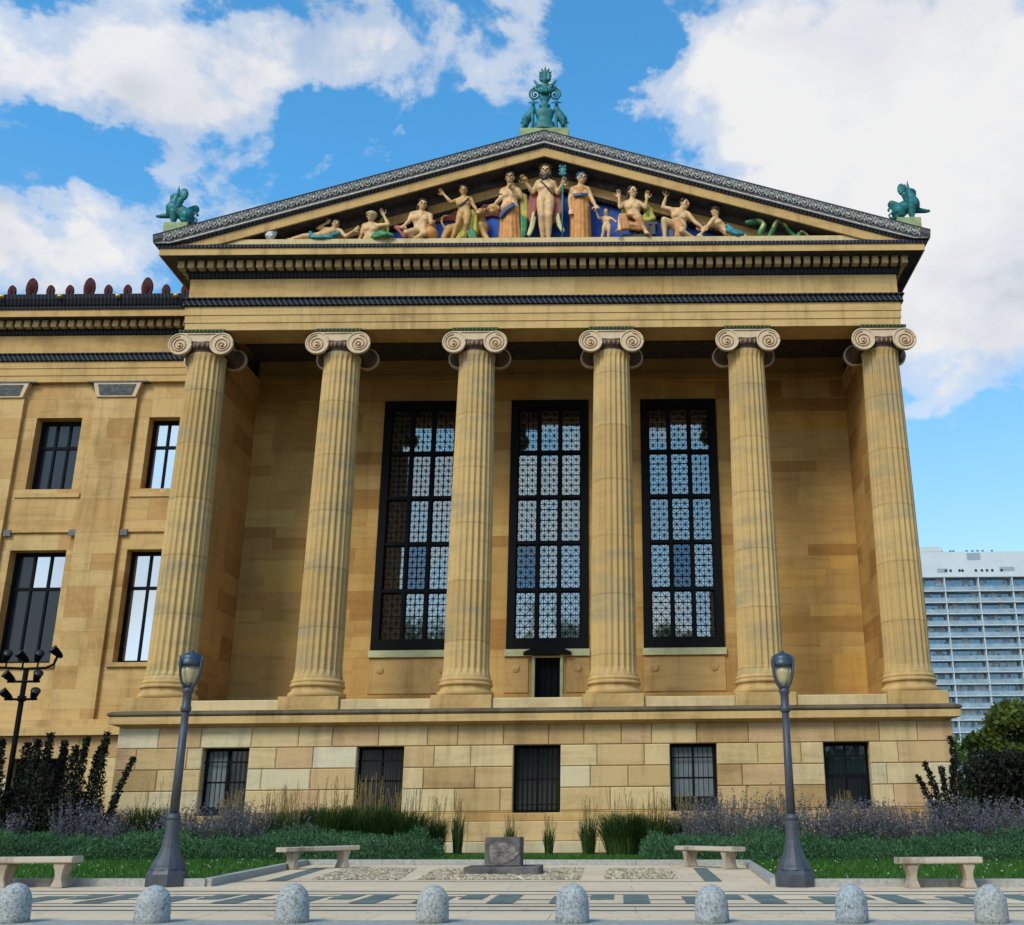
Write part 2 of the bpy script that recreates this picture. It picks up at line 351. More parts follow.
# --- columns: shaft > plinth, base, capital (with its pieces)
def shaft_mesh(z0=5.62,z1=17.42,r0=.775,r1=.655,nf=22,seed=0):
    mb=MB(); rings=44; per=6; n=nf*per; vs=[]
    for i in range(rings+1):
        t=i/rings; z=z0+(z1-z0)*t
        r=r0+(r1-r0)*(t**1.35)+.012*math.sin(math.pi*t)
        fl=1.0
        e=min((z-z0)/.16,(z1-z)/.16)
        if e<1: fl=max(0,e)**.6
        if (z-z0)<.25: r+=.05*(1-(z-z0)/.25)**2
        if (z1-z)<.16: r+=.03*(1-(z1-z)/.16)
        for k in range(n):
            ph=(k%per)/per
            dep=0 if ph<.17 else math.sin(math.pi*(ph-.17)/.83)*.085*fl
            a=2*math.pi*k/n; vs.append(((r-dep*r)*math.cos(a),(r-dep*r)*math.sin(a),z))
    # extra close rings at the flute ends come from the uneven spacing below
    fs=[(i*n+k,i*n+(k+1)%n,(i+1)*n+(k+1)%n,(i+1)*n+k) for i in range(rings) for k in range(n)]
    mb.add(vs,fs,(.5,seed)); return mb
def spiral(cx,cz,y,r0,turns,hand,n=46):
    out=[]
    for i in range(n):
        an=math.pi/2-2*math.pi*turns*i/(n-1); rr=r0*(1-i/(n-1))**.85*.86+.055
        out.append((cx+hand*math.cos(an)*rr,y,cz+.07*rr/.43+math.sin(an)*rr))
    return out
ev=.775; ZC=17.62                            # half the distance between volute eyes, height of the eyes
def roll(mb,prof,s):
    n=30; vs=[];fs=[]
    for y,r in prof:
        for k in range(n):
            an=2*math.pi*k/n; vs.append((s*(ev-.02)+r*math.cos(an),y,ZC+.065*(r/.43)+r*math.sin(an)))
    for i in range(len(prof)-1):
        for k in range(n): fs.append((i*n+k,i*n+(k+1)%n,(i+1)*n+(k+1)%n,(i+1)*n+k))
    fs += [tuple(range(n)),tuple((len(prof)-1)*n+k for k in range(n))]
    mb.add(vs,fs,(.6,.3),False)
CAPM=MB(); VOL=[]
for s in (-1,1):
    roll(CAPM,[(-.80,.415),(-.76,.43),(-.68,.42)],s); roll(CAPM,[(.68,.42),(.76,.43),(.80,.415)],s)
    b_=MB(); roll(b_,[(-.69,.39),(-.62,.30),(-.45,.22),(0,.185),(.45,.22),(.62,.30),(.69,.39)],s); VOL.append((b_,'bolster','echinus'))
m_=14; CAPM.prism([(-ev+2*ev*i/m_,ZC+.495) for i in range(m_+1)]+[(ev-2*ev*i/m_,ZC+.20-.05*math.sin(math.pi*i/m_)) for i in range(m_+1)],-.775,.775)
for yy in (-.815,.815):
    q=.012 if yy<0 else -.012
    for s in (-1,1):
        b_=MB(); b_.tube(spiral(s*ev,ZC,yy,.30,2.2,s),.017,6); VOL.append((b_,'volute_spiral','volute_line'))
        b_=MB(); b_.ell((s*ev,yy,ZC),(.066,.05,.066),12,8); VOL.append((b_,'volute_eye','gold'))
        b_=MB(); b_.tube([(s*(ev-.02)+.405*math.cos(k*math.pi/15),yy+q,ZC+.065+.405*math.sin(k*math.pi/15)) for k in range(31)],.034,6); VOL.append((b_,'volute_rim','cap'))
    CAPM.tube([(-ev,yy+q*2,ZC+.47),(ev,yy+q*2,ZC+.47)],.03,6)
    CAPM.tube([(-ev*.6,yy+q*3,ZC+.21),(0,yy+q*3,ZC+.16),(ev*.6,yy+q*3,ZC+.21)],.02,6)
EGGS=MB(); ECH=MB(); ECH.lathe([(.66,17.40),(.70,17.44),(.68,17.47),(.72,17.50),(.80,17.62),(.82,17.76),(.74,17.82)],n=32)
for k in range(30):
    an=2*math.pi*k/30; EGGS.ell((.80*math.cos(an),.80*math.sin(an),17.65),(.045,.045,.10),8,6)
ABA=MB(); ABA.lathe([(1.13,18.125),(1.19,18.15),(1.20,18.24),(1.14,18.25)],n=4,rot=math.pi/4,smooth=False); ABA.box(-.78,.78,-.78,.78,18.10,18.268)
BASE=MB(); BASE.lathe([(.90,4.955),(.955,5.0),(.965,5.07),(.95,5.13),(.90,5.16),(.875,5.165),(.855,5.20),(.85,5.27),(.875,5.315),(.90,5.32),(.915,5.35),(.91,5.40),(.88,5.43),(.865,5.435),(.865,5.455),(.885,5.475),(.89,5.515),(.87,5.55),(.835,5.56),(.83,5.60),(.81,5.64)],n=48)
PLI=MB(); PLI.block(-1.0,1.0,-1.02,.95,4.503,4.955,.02,(.5,.3))
cols=[]
cap_me=None
for i,x in enumerate(XS):
    c=shaft_mesh(seed=.13+.161*i).build('column',M['shaft'],B); c.location=(x,0,0); cols.append(c)
    if i==0:
        kids=[PLI.build('plinth',M['trim'],c,off=(0,0,0)),BASE.build('base',M['trim'],c,off=(0,0,0)),ECH.build('echinus',M['echinus'],c,off=(0,0,0)),
              EGGS.build('egg_moulding',M['volute_line'],c,off=(0,0,0)),CAPM.build('capital',M['cap'],c,off=(0,0,0)),
              ABA.build('abacus',M['abacus'],c,off=(0,0,0))]+[b_.build(nm,M[mt],c,off=(0,0,0)) for b_,nm,mt in VOL]
    else:
        for k in kids: q=k.copy(); COL.objects.link(q); q.parent=c
# --- portico inside: side walls, back wall, soffits
for s in (-1,1):
    mb=MB(); r=random.Random(31+s); z=5.05
    while z<18.2:
        h=min(r.uniform(.6,.95),18.25-z); y=.95
        if 18.25-(z+h)<.3: h=18.25-z
        while y<4.5-1e-3:
            w=r.uniform(1.2,2.3); w=4.5-y if 4.5-y-w<.6 else w
            xa,xb=(s*12.1,s*13.05)
            mb.box(min(xa,xb),max(xa,xb),y+.002,y+w-.004,z+.002,z+h-.004,(r.uniform(0,.75),r.random())); y+=w
        z+=h
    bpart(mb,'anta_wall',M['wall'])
for s in (-1,1): mb=MB(); mb.box(min(s*12.0,s*13.1),max(s*12.0,s*13.1),.85,4.4,17.75,18.25,(.5,.5)); bpart(mb,'anta_cap',M['trim'])
TW=[(-5.22,3.2),(-.06,3.16),(5.19,3.1)]; TZ0,TZ1=7.24,17.43
tops=[(c-w/2,c+w/2,TZ0,TZ1) for c,w in TW]; door=(-.52,.44,5.05,7.24)
zs=[5.55,6.95,7.24]; r=random.Random(4); z=7.24
while z<18.2:
    z+=r.choice([.45,.55,.62,.7,.8]); zs.append(min(z,18.24))
    if 18.24-z<.4: zs[-1]=18.24; break
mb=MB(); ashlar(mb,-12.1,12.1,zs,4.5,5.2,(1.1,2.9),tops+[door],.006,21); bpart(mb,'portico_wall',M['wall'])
mb=MB(); ashlar(mb,-12.1,12.1,[5.05,5.545],4.42,5.2,(2,3.4),[door],.01,23); bpart(mb,'portico_wall_base',M['wall'])
mb=MB(); mb.box(-12.1,12.1,4.3,5.1,18.245,18.55,(.3,.2)); mb.box(-12.1,12.1,4.36,5.1,18.555,19.2,(.3,.6)); bpart(mb,'wall_architrave',M['wall'])
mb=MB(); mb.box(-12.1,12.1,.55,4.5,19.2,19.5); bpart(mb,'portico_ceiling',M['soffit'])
for c,w in TW:
    for a,b in ([(c-w/2-.05,c-.56),(c+.48,c+w/2+.05)] if abs(c)<1 else [(c-w/2-.05,c+w/2+.05)]): mb=MB(); mb.box(a,b,4.36,4.49,6.97,7.23); bpart(mb,'window_sill',M['greensill'])
    if abs(c)>1:
        mb=MB(); mb.block(c-w/2,c+w/2,4.46,4.497,5.6,6.94,.02,(.5,random.random())); bpart(mb,'under_window_panel',M['trim'])
    for s in (-1,1):
        mb=MB(); mb.lathe([(.15,0),(.15,.02),(.11,.035),(.03,.04)],n=20)
        mb.v=[(c+s*(w/2-(.42 if abs(c)>1 else .40))+x_,4.462-z_,6.5+y_) for x_,y_,z_ in mb.v]
        bpart(mb,'wall_roundel',M['trim'])
for xa,xb in ((-1.7,-.76),(.68,1.58)): mb=MB(); mb.block(xa,xb,4.455,4.496,5.6,6.93,.015,(.4,random.random())); bpart(mb,'door_side_panel',M['trim'])
d=MB(); d.box(-.63,-.52,4.40,4.6,5.05,6.98); d.box(.44,.55,4.40,4.6,5.05,6.98); d.box(-.52,.44,4.42,4.6,6.92,6.98); do=bpart(d,'door_surround',M['greensill'])
d=MB(); d.box(-.519,.439,4.75,4.8,5.05,6.99)
for k in range(4): d.tube([(-.4+.24*k,4.73,5.1),(-.4+.24*k,4.73,6.9)],.025,6)
sub(d,'door',M['frame'],do,B)
d=MB(); d.prism([(-.95,7.0),(.87,7.0),(.87,7.1),(-.04,7.48),(-.95,7.1)],4.2,4.40); sub(d,'door_hood',M['frame'],do,B)
# --- the three tall windows
def tall_window(c,w):
    f=MB(); y0=4.40; bw=.30
    X0,X1=c-w/2+.01,c+w/2-.01
    f.box(X0,X0+bw,y0,y0+.3,TZ0,TZ1-.01); f.box(X1-bw,X1,y0,y0+.3,TZ0,TZ1-.01)
    f.box(X0+bw,X1-bw,y0,y0+.3,TZ1-.36,TZ1-.01); f.box(X0+bw,X1-bw,y0,y0+.3,TZ0,TZ0+.42)
    xi0,xi1=X0+bw,X1-bw; zi0,zi1=TZ0+.42,TZ1-.36
    rows=5; cw=(xi1-xi0)/3; rh=(zi1-zi0)/rows
    for k in (1,2): f.box(xi0+k*cw-.07,xi0+k*cw+.07,y0+.05,y0+.28,zi0,zi1)
    for k in range(1,rows): 
        for q in range(3): f.box(xi0+q*cw+(.071 if q else 0),xi0+(q+1)*cw-(.071 if q<2 else 0),y0+.06,y0+.27,zi0+k*rh-.07,zi0+k*rh+.07)
    fo=bpart(f,'window',M['frame'])
    g=MB(); yy=y0+.12
    for q in range(3):
        a,b=xi0+q*cw+(.07 if q else 0),xi0+(q+1)*cw-(.07 if q<2 else 0)
        for k in range(rows):
            z0,z1=zi0+k*rh+.07*(k>0),zi0+(k+1)*rh-.07*(k<rows-1)
            nx,nz=2,4; dx=(b-a)/nx; dz=(z1-z0)/nz; t=.0105
            for i in range(nx*2+1):
                xx=min(max(a+i*dx/2,a+t),b-t); tt=t if i%2==0 else .007
                if i==nx: tt=.011
                g.box(xx-tt,xx+tt,yy,yy+.03,z0,z1)
            for j in range(nz*2+1):
                zz=min(max(z0+j*dz/2,z0+t),z1-t); tt=t if j%2==0 else .0065
                g.box(a,b,yy+.004,yy+.034,zz-tt,zz+tt)
            for i in range(nx):
                for j in range(nz):
                    cx,cz=a+(i+.5)*dx,z0+(j+.5)*dz
                    for s in (-1,1): g.tube([(cx-dx/2,yy+.02,cz-s*dz/2),(cx+dx/2,yy+.02,cz+s*dz/2)],.008,4,cap=False)
                    g.prism([(cx-.035,cz),(cx,cz-.042),(cx+.035,cz),(cx,cz+.042)],yy-.004,yy+.03)
    sub(g,'grille',M['frame'],fo,B)
    for q in range(3):
        for k in range(rows):
            p=MB(); a,b=xi0+q*cw,xi0+(q+1)*cw; ya=y0+.215+random.uniform(-.006,.006); yb_=ya+random.uniform(-.014,.014)
            p.add([(a+.05,ya,zi0+k*rh),(b-.05,yb_,zi0+k*rh),(b-.05,yb_+(tl:=random.uniform(-.02,.02)),zi0+(k+1)*rh),(a+.05,ya+tl,zi0+(k+1)*rh)],[(0,1,2,3)])
            dim={-5.22:[(1,1)],-.06:[(0,1)],5.19:[(1,1)]}[c]
            sub(p,'pane',M['glassdim'] if (q,k) in dim else M['glass'],fo,B)
    bk=MB(); bk.box(X0,X1,y0+.55,y0+.6,TZ0,TZ1); sub(bk,'window_backing',M['dark'],fo,B)
for c,w in TW: tall_window(c,w)
# --- basement windows
for i,(c,w) in enumerate(BW):
    f=MB(); y=-.92
    f.box(c-w/2,c-w/2+.07,y,y+.1,1.25,3.32); f.box(c+w/2-.07,c+w/2,y,y+.1,1.25,3.32); f.box(c-w/2+.07,c+w/2-.07,y,y+.1,3.24,3.32); f.box(c-w/2+.07,c+w/2-.07,y,y+.1,1.25,1.34)
    f.box(c-.035,c+.035,y+.01,y+.09,1.34,3.24); f.box(c-w/2+.07,c+w/2-.07,y+.02,y+.08,2.25,2.3)
    fo=bpart(f,'basement_window',M['frame'])
    g=MB()
    for k in range(9): xx=c-w/2+.12+(w-.24)*k/8; g.tube([(xx,y-.12,1.27),(xx,y-.12,3.3)],.013,6)
    for zz in (1.5,2.9): g.box(c-w/2,c+w/2,y-.135,y-.105,zz-.02,zz+.02)
    sub(g,'window_bar',M['frame'],fo,B)
    p=MB(); p.box(c-w/2+.06,c+w/2-.06,y+.05,y+.06,1.3,3.28); sub(p,'pane',M['glassdark'],fo,B)
    if i in (0,3):
        p=MB(); p.box(c-w/2+.1,c-.06 if i==0 else c+w/2-.1,y+.03,y+.04,1.5 if i==0 else 1.7,3.22); sub(p,'window_blind',M['blind'],fo,B)
    if i==4:
        p=MB(); p.box(c-w/2+.1,c+w/2-.1,y+.03,y+.04,2.35,3.2); sub(p,'window_blind',M['glassdim'],fo,B)
# --- entablature (front and both sides)
mb=MB()
usweep(mb,[(-1.25,18.27),(0,18.27),(0,18.56),(.03,18.565),(.03,18.855),(.06,18.86),(.06,19.19)],t=(.8,.3))
mb.box(-12.1,12.1,.5,.55,18.27,19.3,(.2,.2)); bpart(mb,'architrave',M['trim'])
mb=MB(); usweep(mb,[(.06,19.19),(.16,19.22),(.13,19.24),(.13,19.46),(.19,19.47),(.19,19.52),(0,19.55)]); bpart(mb,'painted_band',M['blueband'])
mb=MB(); r=random.Random(3); x=-HW
while x<HW:
    w=r.uniform(3.2,4.6); w=HW-x if HW-x-w<2 else w
    mb.block(x,x+w,FY,.6,19.55,20.36,.006,(r.random(),r.random())); x+=w
for s in (-1,1): mb.box(min(s*HW,s*12.4),max(s*HW,s*12.4),.6,24,19.55,20.36)
bpart(mb,'frieze',M['trim'])
mb=MB(); usweep(mb,[(0,20.36),(.07,20.38),(.10,20.44),(.10,20.56),(.13,20.60),(.16,20.60)]); bpart(mb,'painted_leaf_band',M['darkband'])
mb=MB(); usweep(mb,[(.10,20.605),(.14,20.605),(.14,20.93)]); bpart(mb,'dentil_back',M['dentgap'])
mb=MB(); nd=74; pit=(2*HW+.5)/nd
for k in range(nd+1):
    x=-HW-.25+k*pit; mb.box(x-.115,x+.115,FY-.44,FY-.13,20.62,20.915,(random.random(),random.random()))
for s in (-1,1):
    for k in range(14):
        y=FY+.1+k*pit; xx=s*HW; mb.box(min(xx+s*.13,xx+s*.34),max(xx+s*.13,xx+s*.34),y-.115,y+.115,20.62,20.915,(random.random(),random.random()))
bpart(mb,'dentil',M['pale'])  # paler stone stands in for light reaching the dentils from below
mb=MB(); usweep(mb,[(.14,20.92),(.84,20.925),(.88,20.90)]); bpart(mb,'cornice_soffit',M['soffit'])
mb=MB(); usweep(mb,[(.86,20.90),(.90,20.885),(.90,21.145),(.92,21.15)],t=(.75,.2)); bpart(mb,'cornice_fascia',M['trim'])
mb=MB(); usweep(mb,[(.90,21.15),(.96,21.165),(.96,21.28),(.93,21.30),(-2,21.30)]); bpart(mb,'cornice_bead_band',M['beadband'])
# --- pediment
AP,SL,TX=26.0,.308,14.29
def rake(mb,prof,zmin,t=(.5,.5),x1=None,close=False):
    for s in (-1,1):
        xs=sorted(set([0,TX]+[TX*k/24 for k in range(25)])); 
        vs=[]
        for x in xs:
            for d,zv in prof: vs.append((s*x,FY-d,max(zmin,AP-SL*x+zv)))
        n=len(prof); fs=[(i*n+k,i*n+k+1,(i+1)*n+k+1,(i+1)*n+k) for i in range(len(xs)-1) for k in range(n-1)]
        fs.append(tuple((len(xs)-1)*n+k for k in range(n)))
        mb.add(vs,fs,t)
mb=MB(); rake(mb,[(.2,-.02),(1.16,.0),(1.2,-.02),(1.17,-.06),(1.13,-.20),(1.05,-.36),(1.05,-.45),(.98,-.45)],21.302); bpart(mb,'raking_gutter',M['sima'])
orn=MB(); n=36; pit2=TX/n
for s in (-1,1):
    for k in range(n):
        x=TX*(k+.5)/n; z=AP-SL*x-.215; y=FY-1.135
        if z<21.48: continue
        f_=lambda dx,dz,dy=0: (s*(x+dx),y-dy,z+dz-SL*dx)
        orn.tube([f_(.125*math.cos(q*math.pi/7),.155*math.sin(q*math.pi/7)+.01,.02*math.sin(q*math.pi/7)) for q in range(15)],.017,5,cap=False)
        orn.ell(f_(0,-.02,.01),(.028,.02,.085),6,5)
        for e in (-1,1): orn.ell(f_(.055*e,0,.01),(.022,.02,.06),6,5); orn.tube([f_(.20*e,-.15,-.03),f_(.155*e,-.06,0),f_(.17*e,.06,.01),f_(.215*e,.12,.02)],.012,5,cap=False)
        orn.ell(f_(.2,.11,.02),(.035,.02,.045),6,5); orn.ell(f_(.2,-.07,-.01),(.02,.02,.06),6,5)
bpart(orn,'gutter_ornament',M['simaorn'])
mb=MB(); rake(mb,[(1.0,-.452),(1.07,-.455),(1.07,-.50),(1.0,-.505)],21.304,(.9,.4)); bpart(mb,'raking_fillet',M['simaorn'])
mb=MB(); rake(mb,[(.98,-.50),(.99,-.505),(.96,-.60),(.88,-.605)],21.306); bpart(mb,'raking_bead_band',M['beadband'])
mb=MB(); rake(mb,[(.85,-.60),(.90,-.604),(.90,-.98),(.86,-1.0),(.82,-.98)],21.308,(.5,.3)); bpart(mb,'raking_fascia',M['trim'])
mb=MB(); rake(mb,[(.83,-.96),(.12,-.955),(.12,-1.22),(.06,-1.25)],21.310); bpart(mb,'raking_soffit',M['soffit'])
mb=MB(); rake(mb,[(.05,-1.22),(.02,-1.25),(.02,-1.62),(-.02,-1.63)],21.312,(.2,.3)); bpart(mb,'raking_inner_fascia',M['trim'])
mb=MB(); rake(mb,[(-.02,-1.6),(-.02,-1.64),(-.05,-1.74),(-.29,-1.75)],21.314); bpart(mb,'raking_leaf_band',M['darkband'])
mb=MB(); mb.prism([(-TX+.5,21.30),(TX-.5,21.30),(0,AP-.6)],-.42,.2); bpart(mb,'tympanum',M['blue'])
mb=MB(); mb.box(-11.9,11.9,-1.52,-.42,21.30,21.56,(.9,.3)); bpart(mb,'statue_shelf',M['pale'])
mb=MB()
for s in (-1,1): mb.add([(0,FY-.3,AP-.02),(s*(TX),FY-.3,AP-SL*TX-.02),(s*TX,24,AP-SL*TX-.02),(0,24,AP-.02)],[(0,1,2,3)])
mb.add([(-TX,23.9,21.3),(TX,23.9,21.3),(0,23.9,AP-.05)],[(0,1,2)]); bpart(mb,'roof',M['roof'])
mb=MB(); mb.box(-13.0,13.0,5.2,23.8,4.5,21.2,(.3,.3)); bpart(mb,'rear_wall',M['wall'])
for s in (-1,1):
    mb=MB(); a,b=sorted((s*14.06,s*13.18)); mb.block(a,b,-1.66,-.4,21.4,22.24,.02); bpart(mb,'corner_pedestal',M['mossstone'])
mb=MB(); mb.prism([(-.92,26.16),(-.92,AP-SL*.92-.06),(0,AP-.06),(.92,AP-SL*.92-.06),(.92,26.16)],-1.75,-.1); bpart(mb,'ridge_pedestal',M['mossstone'])

# --- left wing, set back
WX0,WX1=-38.0,-13.06
UW=[-20.08-4.6*k for k in range(4)]; UW=[-15.5]+UW
ops=[(c-.92,c+.92,13.8,16.84) for c in UW]+[(c-1.1,c+1.1,6.9,11.3) for c in UW]
r=random.Random(8); zs=[4.5]; z=4.5
while z<17.6:
    z+=r.choice([.55,.65,.75,.85]); zs.append(z)
zs=[q for q in zs if q<17.3]+[17.66,18.34]
mb=MB(); ashlar(mb,WX0,WX1,zs,4.5,5.2,(1.1,2.6),ops,.006,41,lambda r:(r.uniform(0,1),r.random())); bpart(mb,'wing_wall',M['trim'])
for c in [-13.2-4.6*k for k in range(6)]:
    c-=4.6
    if c<WX0: continue
    mb=MB(); ashlar(mb,c-.85,c+.85,[q for q in zs if q<17.6]+[17.66],4.32,4.498,(1.2,1.8),(),.006,int(-c*10)); p=bpart(mb,'pilaster',M['trim'])
    q=MB(); q.prism([(c-.80,17.66),(c+.80,17.66),(c+.98,18.30),(c-.98,18.30)],4.24,4.495); q2=sub(q,'pilaster_cap',M['cap'],p,B)
    q=MB(); q.prism([(c-.66,17.72),(c+.66,17.72),(c+.78,18.2),(c-.78,18.2)],4.225,4.238); sub(q,'cap_ornament',M['capgrey'],p,B)
    q=MB(); q.box(c-1.25,c+1.25,4.20,4.49,18.30,18.345); sub(q,'cap_fillet',M['sima'],p,B)
for c in UW:
    for hw_,ya,za,zb_,nm in ((1.3,4.44,13.45,13.62,'upper_sill'),(1.35,4.40,12.0,12.12,'string_course'),(1.3,4.38,6.72,6.88,'lower_sill')): mb=MB(); mb.box(c-hw_,c+hw_,ya,4.496,za,zb_,(.6,.2)); bpart(mb,nm,M['trim'])
    for s in (-1,1): mb=MB(); mb.box(c+s*1.28-.14,c+s*1.28+.14,4.36,4.399,11.85,12.1); bpart(mb,'drip_block',M['sima'])
    for kind,(w,z0,z1,zt) in (('u',(1.84,13.8,16.84,.38)),('l',(2.2,6.9,11.3,.33))):
        f=MB(); y=4.95
        x0,x1=c-w/2,c+w/2
        f.box(x0,x0+.12,y,y+.12,z0,z1); f.box(x1-.12,x1,y,y+.12,z0,z1); f.box(x0+.12,x1-.12,y,y+.12,z1-.14,z1); f.box(x0+.12,x1-.12,y,y+.12,z0,z0+.12)
        zm=z1-(z1-z0)*zt; f.box(x0+.12,x1-.12,y+.01,y+.11,zm-.06,zm+.06)
        for k in (1,2):
            xx=x0+.12+(w-.24)*k/3; f.box(xx-.045,xx+.045,y+.015,y+.1,z0+.12,zm-.06); f.box(xx-.05,xx+.05,y+.015,y+.1,zm+.06,z1-.14)
        fo=bpart(f,'wing_window',M['frame'])
        for k in range(3):
            for (za,zb_,low) in ((z0+.1,zm,True),(zm,z1-.1,False)):
                xa=x0+.12+(w-.24)*k/3; xb=xa+(w-.24)/3
                p=MB(); j=random.uniform(-.005,.005); p.add([(xa,y+.07,za),(xb,y+.07+j,za),(xb,y+.07+j,zb_),(xa,y+.07,zb_)],[(0,1,2,3)])
                bright = (c>-17) or (kind=='l' and not low and k>0)
                sub(p,'pane',M['wingglass'] if bright else M['glassdark'],fo,B)
        bk=MB(); bk.box(x0,x1,y+.3,y+.34,z0,z1); sub(bk,'window_backing',M['dark'],fo,B)
def lsweep(mb,prof,t=(.5,.5),y0=4.3):
    vs=[]
    for d,z in prof: vs += [(WX0,y0-d,z),(WX1-.03 if d<.5 else WX1-.03,y0-d,z)]
    mb.add(vs,[(2*i,2*i+1,2*i+3,2*i+2) for i in range(len(prof)-1)],t)
mb=MB(); lsweep(mb,[(-.3,18.34),(0,18.345),(0,18.62),(.03,18.625),(.03,18.93),(.06,18.935),(.06,19.22)],(.6,.2)); bpart(mb,'wing_architrave',M['trim'])
mb=MB(); lsweep(mb,[(.06,19.22),(.15,19.25),(.13,19.27),(.13,19.5),(.18,19.52),(.18,19.57),(0,19.6)]); bpart(mb,'wing_painted_band',M['blueband'])
mb=MB(); lsweep(mb,[(0,19.6),(0,20.42)],(.4,.5)); bpart(mb,'wing_frieze',M['trim'])
mb=MB(); lsweep(mb,[(0,20.42),(.09,20.45),(.09,20.62),(.16,20.64)]); bpart(mb,'wing_leaf_band',M['darkband'])
mb=MB(); lsweep(mb,[(.12,20.64),(.14,20.65),(.14,20.98)]); bpart(mb,'wing_dentil_back',M['dentgap'])
mb=MB()
for k in range(68): x=-13.35-k*.365; mb.box(x-.115,x+.115,4.3-.40,4.3-.135,20.66,20.95,(random.random(),random.random()))
bpart(mb,'wing_dentil',M['pale'])  # same paler stone, with the light from below put into its colour
mb=MB(); lsweep(mb,[(.14,20.96),(.72,20.965),(.76,20.94)]); bpart(mb,'wing_soffit',M['soffit'])
mb=MB(); lsweep(mb,[(.74,20.95),(.78,20.93),(.78,21.22),(.8,21.225)],(.4,.4)); bpart(mb,'wing_cornice',M['trim'])
mb=MB(); lsweep(mb,[(.78,21.225),(.84,21.24),(.84,21.36),(.8,21.38),(.86,21.44),(.95,21.62),(.97,21.66),(.97,21.86),(.3,21.87),(.0,21.88),(-15,23.8)]); bpart(mb,'wing_gutter',M['darkband'])
def leafshape(w,h,m=9):
    half=[(w*(.74+.26*t/.36) if t<.36 else w*math.sqrt(max(0,1-((t-.36)/.64)**2)),h*t) for t in [1-(1-q/m)**1.5 for q in range(m+1)]]
    return [(-x,z) for x,z in half]+[(x,z) for x,z in half[::-1][1:]]
big=MB(); big.prism(leafshape(.23,.80),-.06,.06)
for k in range(-2,3): big.tube([(0,-.065,.06),(.055*k,-.075,.30),(.062*k,-.07,.52-.06*abs(k))],[.03,.028,.012],5)
big.ell((0,-.07,.10),(.07,.05,.06),8,6)
sm=MB(); sm.prism(leafshape(.165,.48),-.05,.05); sm.tube([(0,-.055,.04),(0,-.065,.3)],[.035,.015],5); sm.ell((0,-.06,.07),(.05,.04,.04),8,6)
x=-13.57; k=0; bo=so=None
while x>-28:
    if k%3==1:
        if bo is None: bo=big.build('antefix',M['antefix'],B,off=(0,0,0)); o=bo
        else: o=bo.copy(); COL.objects.link(o)
    else:
        if so is None: so=sm.build('antefix',M['antefix'],B,off=(0,0,0)); o=so
        else: o=so.copy(); COL.objects.link(o)
    o.location=(x,3.45,21.84); x-=.795; k+=1
lh=MB(); lh.ell((0,0,0),(.11,.09,.11)); lh.ell((0,-.08,-.05),(.07,.08,.055)); lh.ell((-.075,.0,.085),(.04,.03,.04),8,6); lh.ell((.075,0,.085),(.04,.03,.04),8,6)
l0=None; x=-15.46
while x>-28:
    if l0 is None: l0=lh.build('lion_head_spout',M['gold'],B,off=(0,0,0)); o=l0
    else: o=l0.copy(); COL.objects.link(o)
    o.location=(x,3.30,21.74); x-=2.385
mb=MB(); mb.box(WX0,WX1,4.1,5.0,4.45,4.75,(.6,.3)); mb.box(WX0,-13.45,3.75,5.0,4.16,4.448,(.7,.6)); bpart(mb,'wing_ledge',M['trim'])
wbo=[(c-1.0,c+1.0,1.2,3.35) for c in (-14.55,-18.6,-22.7,-26.8)]
mb=MB(); ashlar(mb,WX0,-13.44,[-.4,.6,1.3,2.0,2.66,3.35,4.155],4.05,4.7,(1.2,2.4),wbo,.02,77); bpart(mb,'wing_basement_wall',M['block'])
for o in wbo:
    f=MB(); f.box(o[0],o[1],4.5,4.56,o[2],o[3])
    for k in range(9): xx=o[0]+.1+(o[1]-o[0]-.2)*k/8; f.tube([(xx,4.4,o[2]),(xx,4.4,o[3])],.02,6)
    bpart(f,'basement_window',M['frame'])
mb=MB(); mb.box(WX0,WX1-.02,5.25,24,4.5,21.3,(.3,.3)); bpart(mb,'wing_rear_wall',M['wall'])

# ------------------------------------------------------------------ pediment statues
SK={}
SK['flesh']=plain('painted_flesh_terracotta',(.66,.41,.19),.5,var=.34,scale=3,spec=.3)
SK['flesh2']=plain('ochre_flesh_terracotta',(.56,.31,.10),.5,var=.34,scale=3,spec=.3)
SK['hair']=plain('dark_brown_glaze',(.035,.02,.015),.5)
SK['bluehair']=plain('blue_glaze',(.03,.13,.33),.5)
SK['orange']=plain('orange_drapery_glaze',(.58,.245,.06),.6,var=.25,scale=4)
SK['peach']=plain('peach_drapery_glaze',(.55,.25,.09),.6,var=.25,scale=4)
SK['red']=plain('brick_red_glaze',(.30,.07,.045),.6,var=.3,scale=3)
SK['teal']=plain('teal_glaze',(.03,.20,.22),.5,var=.3)
SK['yellow']=plain('yellow_green_glaze',(.45,.40,.06),.55,var=.3,scale=4)
SK['green']=plain('green_glaze',(.05,.22,.08),.5,var=.4,scale=5)
SK['navy']=plain('navy_glaze',(.05,.08,.16),.5)
SK['cream']=plain('cream_glaze',(.58,.50,.24),.55)
SK['goldleaf']=plain('gold_leaf',(.62,.38,.08),.35,.6)
SK['grey']=plain('pale_grey_glaze',(.62,.63,.62),.6,var=.3,scale=8)
SK['strap']=plain('dark_strap_glaze',(.06,.05,.045),.6)
PY=-1.15
def P(px,py,dy=0.0): return Vector(((px-544.5)/27.33, PY+dy, 21.585+max(-.02,(238.0-py)/23.4)))
def lerp(a,b,t): return a+(b-a)*t
